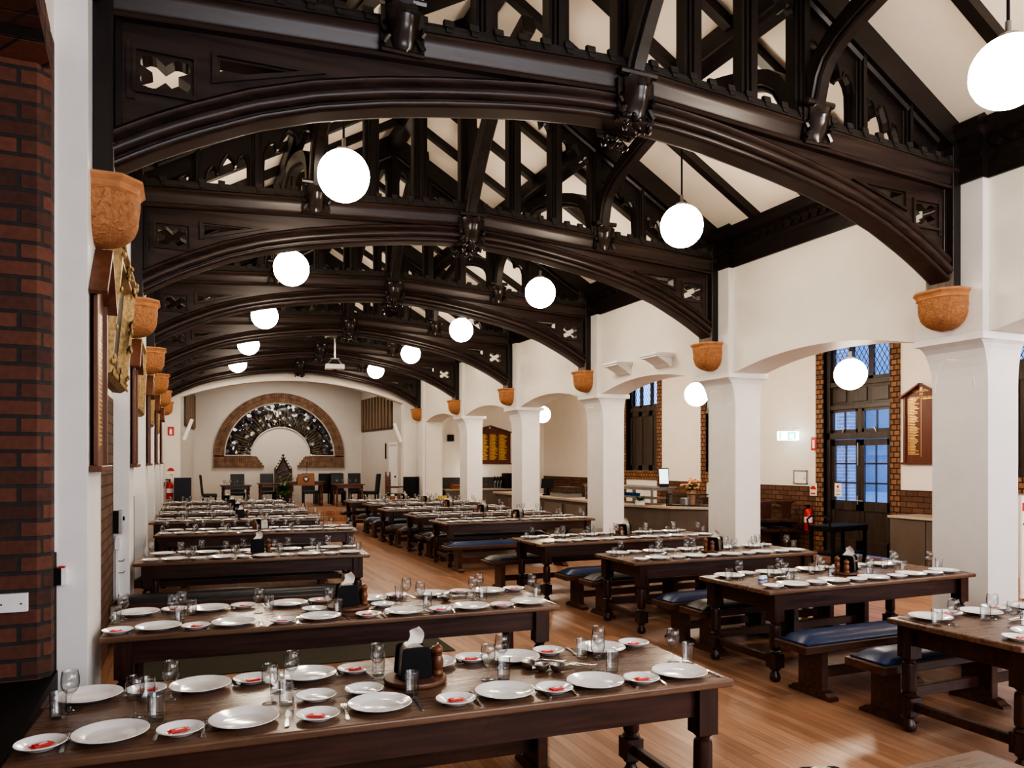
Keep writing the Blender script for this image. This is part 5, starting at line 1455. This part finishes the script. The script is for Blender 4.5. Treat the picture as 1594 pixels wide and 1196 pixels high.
# dais tables and chairs
ZD = .302
def turned(r, z0, z1):
    h = z1 - z0
    return [(0, 0), (r * .8, 0), (r, .02 * h), (r, .12 * h), (r * .6, .16 * h), (r * .95, .25 * h), (r * .75, .5 * h), (r * 1.0, .72 * h), (r * .6, .78 * h), (r, .82 * h), (r, h), (0, h)]
def dais_table(lab, x0, x1, y0, y1, h, mat):
    o = thing('side_table', lab, 'table', ((x0 + x1) / 2, (y0 + y1) / 2, ZD), 0, 'tables on the dais')
    w, d = (x1 - x0) / 2, (y1 - y0) / 2
    MB().box(-w, w, -d, d, h - .03, h).build('table_top', mat, o, bev=.006)
    MB().box(-w + .07, w - .07, -d + .06, -d + .08, h - .13, h - .03).box(-w + .07, w - .07, d - .08, d - .06, h - .13, h - .03).box(-w + .07, -w + .09, -d + .07, d - .07, h - .13, h - .03).box(w - .09, w - .07, -d + .07, d - .07, h - .13, h - .03).build('apron', mat, o)
    for sx in (-1, 1):
        for sy in (-1, 1): MB().lathe(turned(.038, 0, h - .03), sx * (w - .09), sy * (d - .08), 14).build('leg', mat, o, smooth=40)
    return o
dais_table('small dark table with glasses at the left of the dais', 1.13, 2.07, 25.95, 26.7, .75, M['tablebase'])
dais_table('small red brown table with glasses at the right of the dais', 4.72, 5.75, 25.9, 26.65, .75, M['redwood'])
dais_table('red brown lectern table in the middle of the dais', 3.30, 4.52, 26.6, 27.2, .84, M['redwood'])
dais_table('light brown table behind the plant on the dais', 2.35, 3.15, 26.9, 27.5, .78, M['redwood'])
o = thing('table_lectern', 'orange wooden table lectern with round crest on the dais', 'lectern', (3.87, 26.75, ZD + .841), 0)
MB().prism([(-.16, 0), (.22, 0), (.22, .06), (-.16, .24)], 'x', -.27, .27).build('stand', M['orangewood'], o)
MB().box(-.28, .28, -.19, -.16, -.14, .26).build('front_board', M['orangewood'], o, bev=.006)
MB().lathe([(0, 0), (.10, 0), (.10, .01), (0, .012)], n=24).build('dark_crest_ring', M['carved'], o).matrix_local = Matrix.Translation((0, -.19, .08)) @ Matrix.Rotation(PI / 2, 4, 'X')
MB().prism([(-.05, .05), (.05, .05), (.045, -.01), (0, -.055), (-.045, -.01)], 'y', -.207, -.202).shift((0, 0, .08)).build('pale_crest_shield', M['signwhite'], o)
MB().tube([(.05, -.05, .2), (.05, -.06, .6)], .006, 6).lathe([(0, .59), (.012, .59), (.014, .66), (0, .67)], .05, -.06, 8).build('microphone', M['black'], o)
def leather_chair():
    o = thing('leather_chair', 'x', 'chair', group='black leather chairs on the dais')
    MB().box(-.23, .23, -.23, .23, .38, .49).build('seat', M['blackleather'], o, bev=.03, seg=3)
    vs = MB().prism([(.17, .45), (.24, .45), (.30, 1.07), (.285, 1.10), (.25, 1.10), (.23, 1.06)], 'x', -.225, .225)
    vs.build('backrest', M['blackleather'], o, bev=.012, seg=2)
    for sx in (-1, 1):
        MB().box(sx * .20 - .022, sx * .20 + .022, -.21, -.165, 0, .40).build('leg', M['black'], o)
        MB().box(sx * .20 - .022, sx * .20 + .022, .17, .215, 0, .46).build('leg', M['black'], o)
    return o
lc = freeze(leather_chair())
# (x, y, turn, label): chairs face local -y
CH_ = [(.80, 26.3, 90, 'black leather chair seen side on at the far left of the dais'), (1.72, 27.15, 0, 'black leather chair behind the small dark left table'), (2.75, 27.95, 0, 'black leather chair between the left table and the carved throne'),
       (4.15, 27.75, 0, 'black leather chair behind the lectern'), (4.68, 27.85, 180, 'black leather chair with its back to the hall, right of the lectern'), (5.25, 28.3, 0, 'black leather chair further back right of the lectern'),
       (5.05, 27.0, 0, 'black leather chair behind the right dais table, left one'), (5.72, 27.3, 0, 'black leather chair behind the right dais table, right one'), (6.05, 26.3, -90, 'black leather chair side on at the far right of the dais')]
for i, (x, y, a, lab) in enumerate(CH_):
    if i == 0: lc.location = (x, y, ZD); lc.rotation_euler = (0, 0, R(a)); lc['label'] = lab
    else: dup(lc, (x, y, ZD), R(a), lab, 'black leather chairs on the dais')
# carved throne
o = thing('carved_throne', 'tall dark carved gothic throne in the middle of the dais', 'throne', (3.36, 28.6, ZD), 0)
g = [(-.29, 0), (.29, 0), (.29, 1.18), (.20, 1.30), (.155, 1.36), (.10, 1.50), (.05, 1.58), (0, 1.70), (-.05, 1.58), (-.10, 1.50), (-.155, 1.36), (-.20, 1.30), (-.29, 1.18)]
MB().prism(g, 'y', -.03, .05).build('backrest', M['carved'], o)
MB().box(-.31, -.25, -.06, .06, 0, 1.24).lathe([(0, 1.24), (.03, 1.25), (.02, 1.30), (0, 1.34)], -.28, 0, 8).box(.25, .31, -.06, .06, 0, 1.24).lathe([(0, 1.24), (.03, 1.25), (.02, 1.30), (0, 1.34)], .28, 0, 8).build('posts', M['carved'], o)
ga = MB()
for s in (-1, 1):
    ga.tube([(s * .27, -.05, 1.14), (s * .13, -.05, 1.40), (0, -.05, 1.66)], .028, 6)
    for q in range(5): t_ = (q + .5) / 5; ga.obox((s * .28 * (1 - t_) + s * .03, -.02, 1.20 + .50 * t_), (.05, .05, .05), ry=R(45))
ga.lathe([(0, 1.66), (.03, 1.69), (.02, 1.72), (.045, 1.76), (0, 1.80)], 0, 0, 8).box(-.05, .05, -.015, .015, 1.735, 1.765)
ga.build('gable_crockets', M['carved'], o)
lt = MB()
for i in range(4):
    for s in (-1, 1): lt.tube([(s * -.2, -.04, .62 + i * .16), (s * .2, -.04, .80 + i * .16)], .018, 5)
lt.build('carved_lattice', M['carved'], o)
MB().box(-.27, .27, -.45, .0, .40, .47).box(-.25, -.20, -.43, -.38, 0, .40).box(.20, .25, -.43, -.38, 0, .40).build('seat', M['carved'], o)
for s in (-1, 1): MB().tube([(s * .28, 0, .70), (s * .28, -.3, .70), (s * .28, -.4, .66), (s * .28, -.42, .45)], .03, 6).build('arm', M['carved'], o)
# spiral carved armchair at the right
o = thing('carved_armchair', 'red brown carved armchair with turned posts right of the dais', 'chair', (6.42, 24.62, ZD), R(60))
for s in (-1, 1):
    pts = [(0, 0)]
    q = 0
    while q < 18: pts += [(.022 + .008 * (q % 2), .06 * q)]; q += 1
    pts += [(.03, 1.08), (.015, 1.12), (.028, 1.16), (0, 1.2)]
    MB().lathe(pts, s * .24, .2, 10).build('post', M['redwood'], o, smooth=50)
    MB().lathe(turned(.03, 0, .45), s * .24, -.22, 10).build('leg', M['redwood'], o, smooth=50)
    MB().box(s * .24 - .025, s * .24 + .025, -.24, .2, .66, .70).build('arm', M['redwood'], o)
MB().box(-.24, .24, .18, .22, .92, 1.04).box(-.24, .24, .18, .22, .5, .58).box(-.12, .12, .185, .215, .55, .95).build('backrest', M['redwood'], o, bev=.01)
MB().box(-.25, .25, -.24, .22, .40, .47).build('seat', M['blackleather'], o, bev=.01)
# leafy arrangement
o = thing('leafy_plant', 'leafy green arrangement with pale lilies in front of the throne', 'plant', (3.12, 26.35, ZD), 0)
MB().lathe([(0, 0), (.16, 0), (.16, .03), (.03, .06), (.025, .40), (.10, .46), (.12, .58), (.11, .58), (0, .5)], n=18).build('stand', M['black'], o, smooth=40)
lf = MB(); rnd = random.Random(11)
def leaf(b, base, tip, w, droop=.05):
    base, tip = Vector(base), Vector(tip); d = tip - base; sd = d.cross(Vector((0, 0, 1)));
    if sd.length < 1e-4: sd = Vector((1, 0, 0))
    sd.normalize(); vs = []; fs = []
    for i in range(5):
        t = i / 4; c_ = base + d * t - Vector((0, 0, droop * t * t)); ww = w * math.sin(PI * min(.98, t * .9 + .08)); vs += [c_ - sd * ww, c_ + sd * ww]
    for i in range(4): fs.append((2 * i, 2 * i + 1, 2 * i + 3, 2 * i + 2))
    b.add(vs, fs)
for i in range(110):
    a = rnd.random() * 2 * PI; el = rnd.random() * 1.5 - .5; r = .25 + .22 * rnd.random()
    leaf(lf, (.03 * math.cos(a), .03 * math.sin(a), .58), (r * math.cos(a) * math.cos(el), r * math.sin(a) * math.cos(el), .60 + r * math.sin(el) * .9), .035, .08)
lf.build('foliage', M['foliage'], o)
ly = MB()
for x, z in ((-.14, .98), (.20, 1.08), (.05, .80), (.28, .92)):
    ly.tube([(0, 0, .6), (x * .6, 0, z - .12), (x, 0, z)], .006, 5)
    for q in range(5): a = q * 1.256; leaf(ly, (x, 0, z), (x + .08 * math.cos(a), .08 * math.sin(a), z + .05), .025, .0)
ly.build('lilies', M['leafpale'], o)
# glasses on the dais tables
for nm, x0, y0, n_ in (('left', 1.25, 26.05, 6), ('right', 4.85, 26.0, 7)):
    for i in range(n_):
        put('wine_glass', x0 + (i % 4) * .2 + jit(.03), y0 + (i // 4) * .25 + jit(.04), ZD + .752, 0, 'wine glass among the glasses on the %s dais table' % nm, 'glasses on the %s dais table' % nm)
for i in range(3): put('tumbler', 1.35 + i * .23, 26.5, ZD + .752, 0, 'tumbler at the back of the left dais table', 'tumblers on the left dais table')

# ------------------------------------------------------------------ side aisle servery
o = thing('servery_counter', 'grey brown servery counter with pale top behind the arcade', 'counter', (9.0, 12.3, 0), 0)
fp = [(-.40, 9.0), (-.40, 1.7), (.02, .45), (.53, 0), (1.75, 0), (1.75, .75), (.8, .75), (.40, 1.9), (.40, 9.0)]
ins = [(-.34, 8.95), (-.34, 1.73), (.06, .52), (.30, .28), (.56, .06), (1.0, .06), (1.0, .69), (.76, .69), (.34, 1.87), (.34, 8.95)]
MB().prism(ins, 'z', 0, .87).build('base', M['counter'], o)
MB().box(1.0, 1.72, .64, .70, .08, .87).box(1.66, 1.72, .06, .64, .08, .87).box(1.0, 1.72, .06, .64, .08, .12).box(1.0, 1.72, .06, .64, .45, .48).build('open_shelves', M['counter'], o)
MB().prism(fp, 'z', .87, .92).build('worktop', M['countertop'], o, bev=.004)
pn = MB()
for y in (2.1, 3.3, 4.5, 5.7, 6.9): pn.box(-.365, -.335, y, y + 1.0, .12, .78)
pn.build('cupboard_door', plain('lighter_laminate', (.19, .155, .125), .5), o)
for i, (x, lab) in enumerate(((10.22, 'left'), (10.46+.03, 'right'))):
    ob = thing('wooden_crate', 'small wooden crate on the open shelf of the servery, %s one' % lab, 'crate', (x, 12.52, .481), R(6), 'crates under the servery')
    m_ = MB().box(-.11, .11, -.13, .13, 0, .02)
    for s in (-1, 1): m_.box(-.11, .11, s * .13 - .008, s * .13 + .008, 0, .13).box(s * .11 - .008, s * .11 + .008, -.13, .13, 0, .15)
    m_.build('box', M['orangewood'], ob); MB().prism(disc(0, .075, .03), 'y', -.145, -.139).build('dark_stamp', M['carved'], ob)
o = thing('heated_gantry', 'stainless steel heated shelf over the servery counter', 'gantry', (9.05, 13.5, .921), 0)
MB().box(-.12, .45, -.2, 2.7, .30, .35).box(-.15, .48, -.23, 2.73, .35, .365).build('top_shelf', M['brushed'], o)
MB().box(-.10, -.08, -.2, 2.7, .14, .16).box(-.10, .4, -.2, 2.7, .12, .135).build('lower_shelf', M['brushed'], o)
for y in (-.15, 1.25, 2.65): MB().box(.34, .40, y - .03, y + .03, 0, .30).box(-.11, -.07, y - .02, y + .02, 0, .30).build('upright', M['brushed'], o)
# glass display case
o = thing('display_case', 'black framed glass display case on the servery counter', 'display case', (9.45, 12.77, .921), R(-41))
fr = MB(); 
for x in (-.42, .42):
    for y in (-.14, .14): fr.box(x - .008, x + .008, y - .008, y + .008, 0, .24)
for z in (0, .23):
    for y in (-.14, .14): fr.box(-.42, .42, y - .008, y + .008, z, z + .012)
    for x in (-.42, .42): fr.box(x - .008, x + .008, -.14, .14, z, z + .012)
fr.build('frame', M['black'], o); MB().box(-.42, .42, -.141, -.138, .01, .23).box(-.42, .42, .138, .141, .01, .23).box(-.42, .42, -.14, .14, .235, .238).build('glass', M['pane'], o)
tag(MB().lathe([(0, 0), (.09, 0), (.1, .01), (.1, .14), (.09, .15), (0, .15)], n=20).build('bread_bin', M['brushed'], smooth=40), 'metal tin inside the glass display case', 'tin').location = (9.40, 12.81, .935)
o = thing('tablet_stand', 'tablet with pale screen on a black stand at the servery', 'tablet', (9.32, 13.45, 1.287), R(-20))
MB().box(-.09, .09, -.06, .06, 0, .05).build('base', M['black'], o); MB().obox((0, 0, .22), (.22, .015, .36), rx=R(-10)).build('tablet', M['black'], o); MB().obox((0, -.011, .225), (.19, .004, .31), rx=R(-10)).build('screen', plain('pale_screen', (.5, .62, .62), .3, emit=(.6, .8, .85), es=.5), o)
o = thing('flower_arrangement', 'peach flowers in a terracotta pot on the servery', 'flowers', (9.68, 12.98, .921), 0)
MB().lathe([(0, 0), (.07, 0), (.095, .31), (.085, .31), (0, .27)], n=18).build('pot', M['pot'], o, smooth=40)
st = MB(); bl = MB(); rnd = random.Random(21)
for i in range(46):
    a = rnd.random() * 2 * PI; el = .25 + rnd.random() * 1.2; r = .11 + .15 * rnd.random(); p = (r * math.cos(a) * math.cos(el), r * math.sin(a) * math.cos(el), .31 + r * math.sin(el) * 1.0)
    st.tube([(0, 0, .27), (p[0] * .6, p[1] * .6, .27 + (p[2] - .27) * .6), p], .003, 4); leaf(st, (p[0] * .4, p[1] * .4, .31), (p[0] * 1.15, p[1] * 1.15, p[2] - .06), .018, .03)
    bl.merge(MB().lathe([(0, -.018), (.024, -.006), (.028, .008), (.012, .02), (0, .018)], n=7), Matrix.Translation(p))
st.build('foliage', M['foliage'], o); bl.build('blossoms', M['blossom'], o, smooth=60)
o = thing('herb_pot', 'small green plant in a white tub on the servery counter', 'plant', (8.765, 13.5, .921), 0)
MB().box(-.09, .09, -.05, .05, 0, .09).build('tub', M['signwhite'], o, bev=.005); hb = MB()
for i in range(60):
    a = rnd.random() * 6.28; r = .06 + .12 * rnd.random(); leaf(hb, (0, 0, .08), (r * math.cos(a), r * math.sin(a), .12 + .10 * rnd.random()), .02, .03)
hb.build('leaves', M['foliage'], o)
o = thing('card_terminal', 'black touch screen till on the servery counter', 'till', (8.98, 18.3, .921), R(-40))
MB().box(-.12, .12, -.10, .10, 0, .04).box(-.03, .03, 0, .05, .03, .22).build('stand', M['black'], o); MB().obox((0, -.02, .32), (.34, .03, .27), rx=R(-22)).build('screen', M['black'], o, bev=.008)
o = thing('glass_cloche', 'low glass and steel food warmer on the servery counter', 'food warmer', (9.0, 17.3, .921), 0)
MB().box(-.25, .25, -.4, .4, 0, .10).build('tray', M['brushed'], o); MB().prism([(-.25, .10), (.25, .10), (.25, .26), (-.1, .26)], 'y', -.4, .4).build('hood', M['pane'], o)
for i in range(7):
    o = tag(MB().lathe([(0, 0), (.03, 0), (.036, .075), (.038, .08), (0, .072)], n=14).build('paper_cup', plain('blue_cup', (.02, .16, .4), .4) if i == 0 else bpy.data.materials['blue_cup'], smooth=40), 'bright blue cup in the row under the heated gantry', 'cup', 'blue cups'); o.location = (9.12, 14.1 + i * .1, 1.06)
# end counter with taps
o = thing('bar_counter', 'dark counter with shining top along the end wall of the aisle', 'counter', (9.6, 24.3, 0), 0)
MB().box(-1.6, 1.5, -.3, .44, 0, .86).build('base', M['counter'], o); MB().box(-1.62, 1.52, -.34, .44, .86, .90).build('worktop', M['countertop'], o); MB().box(-1.6, 1.5, .40, .445, .90, 1.28).build('tiled_splashback', M['tile'], o)
for i in range(3):
    o = thing('beer_tap', 'black handled beer tap on the end counter', 'tap', (9.95 + i * .11, 24.45, .901), 0, 'taps on the end counter')
    MB().tube([(0, 0, 0), (0, 0, .24), (0, -.08, .26), (0, -.10, .20)], .014, 8).build('spout', M['steel'], o); MB().lathe([(0, .25), (.02, .26), (.028, .36), (.015, .42), (0, .42)], 0, 0, 10).build('handle', M['black'], o, smooth=50)
tag(MB().box(10.25, 10.62, 24.15, 24.55, .901, 1.42).build('coffee_urn', M['black'], bev=.03), 'black drinks machine at the right of the end counter', 'machine')
o = thing('bar_lamp', 'small glowing lamp hanging over the end counter', 'lamp', (9.18, 24.2, 1.32), 0)
MB().lathe([(0, 0), (.06, .01), (.075, .08), (.075, .2), (.05, .24), (0, .24)], n=16).build('shade', plain('lit_shade', (1, 1, 1), .4, emit=(1, .92, .8), es=8), o, smooth=50); MB().tube([(0, 0, .24), (0, 0, 2.92)], .012, 6).build('flex', M['black'], o)
for i in range(2):
    o = thing('wooden_tray', 'wooden tray stacked on the far left of the end counter, %s one' % ['lower', 'upper'][i], 'tray', (8.45, 24.1, .902 + i * .10), 0, 'trays on the end counter')
    MB().box(-.22, .22, -.16, .16, 0, .015).box(-.22, .22, -.16, -.145, .015, .06).box(-.22, .22, .145, .16, .015, .06).box(-.22, -.205, -.145, .145, .015, .095).box(.205, .22, -.145, .145, .015, .095).build('tray', M['orangewood'], o)
# grey cabinet by the door
o = thing('low_cabinet', 'grey brown cabinet with pale top right of the glazed door', 'cabinet', (11.57, 8.75, 0), 0)
MB().box(-.36, .38, -.69, .69, 0, .86).build('carcass', M['counter'], o); MB().box(-.40, .385, -.72, .72, .86, .90).build('top', M['countertop'], o, bev=.004)
for y in (-.68, .01): MB().box(-.378, -.36, y, y + .67, .08, .84).build('door', M['counter'], o, bev=.003)
# spare benches stacked upside down by the outer wall
sp = [o_ for o_ in COL.objects if o_.name.startswith('dining_bench') and not o_.parent][0]
freeze(sp)
for i, (x, y) in enumerate(((11.64, 13.35), (11.20, 13.45))):
    c_ = dup(sp, (x, y, 0), R(90), 'spare bench standing against the outer wall, %s one' % ['back', 'front'][i], 'stacked spare benches'); 
    d_ = dup(sp, (x, y, .995), R(90), 'spare bench stacked upside down on the %s spare bench' % ['back', 'front'][i], 'stacked spare benches'); d_.rotation_euler = (PI, 0, R(90))
# black trolley in front of the door
o = thing('service_trolley', 'black service trolley standing in front of the glazed door', 'trolley', (10.75, 10.15, 0), R(8))
MB().box(-.5, .5, -.26, .26, .60, .70).build('tray', M['black'], o, bev=.02); MB().box(-.46, .46, -.24, .24, .18, .22).build('shelf', M['black'], o)
for x in (-.45, .45):
    for y in (-.22, .22): MB().box(x - .025, x + .025, y - .025, y + .025, .06, .62).build('post', M['black'], o); MB().lathe([(0, -.02), (.05, -.02), (.05, .02), (0, .02)], n=14).build('caster', M['black'], o).matrix_local = Matrix.Translation((x, y, .05)) @ Matrix.Rotation(PI / 2, 4, 'X')
MB().tube([(-.5, -.22, .65), (-.56, -.22, .80), (-.56, -.12, .88), (-.56, .12, .88), (-.56, .22, .80), (-.5, .22, .65)], .018, 8).build('handle', M['black'], o, smooth=60)
# white display board beyond the right edge
o = thing('display_board', 'white display board with red and black emblem at the right edge', 'display board', (10.05, 6.45, 0), R(-30))
MB().box(-.02, .95, -.02, .02, .04, 1.38).build('board', M['signwhite'], o); MB().box(.1, .8, -.2, .2, 0, .04).build('foot', M['black'], o)
MB().box(-.01, .10, -.023, -.02, 1.18, 1.29).build('red_mark', M['red'], o)
MB().tube([(.0 + .09 * math.cos(a), -.022, 1.10 + .09 * math.sin(a)) for a in [-PI / 2 + PI * i / 12 * .9 for i in range(13)]], .012, 6).build('black_swoosh', M['black'], o)
# yellow box on the last right table
tag(MB().box(-.11, .11, -.05, .05, 0, .10).build('yellow_box', plain('bright_yellow', (.75, .5, .03), .5), bev=.005), 'small bright yellow box on the farthest right table', 'box').location = (6.72, 20.40, ZT + .001)
o = thing('wicker_basket', 'small brown basket with pale packets on the farthest right table', 'basket', (5.28, 20.40, ZT + .001), 0)
MB().lathe([(0, 0), (.07, 0), (.085, .12), (.078, .12), (.065, .01), (0, .01)], n=16).build('basket', M['orangewood'], o); MB().obox((0, 0, .09), (.09, .06, .15), rz=.4).build('packets', M['paper'], o)
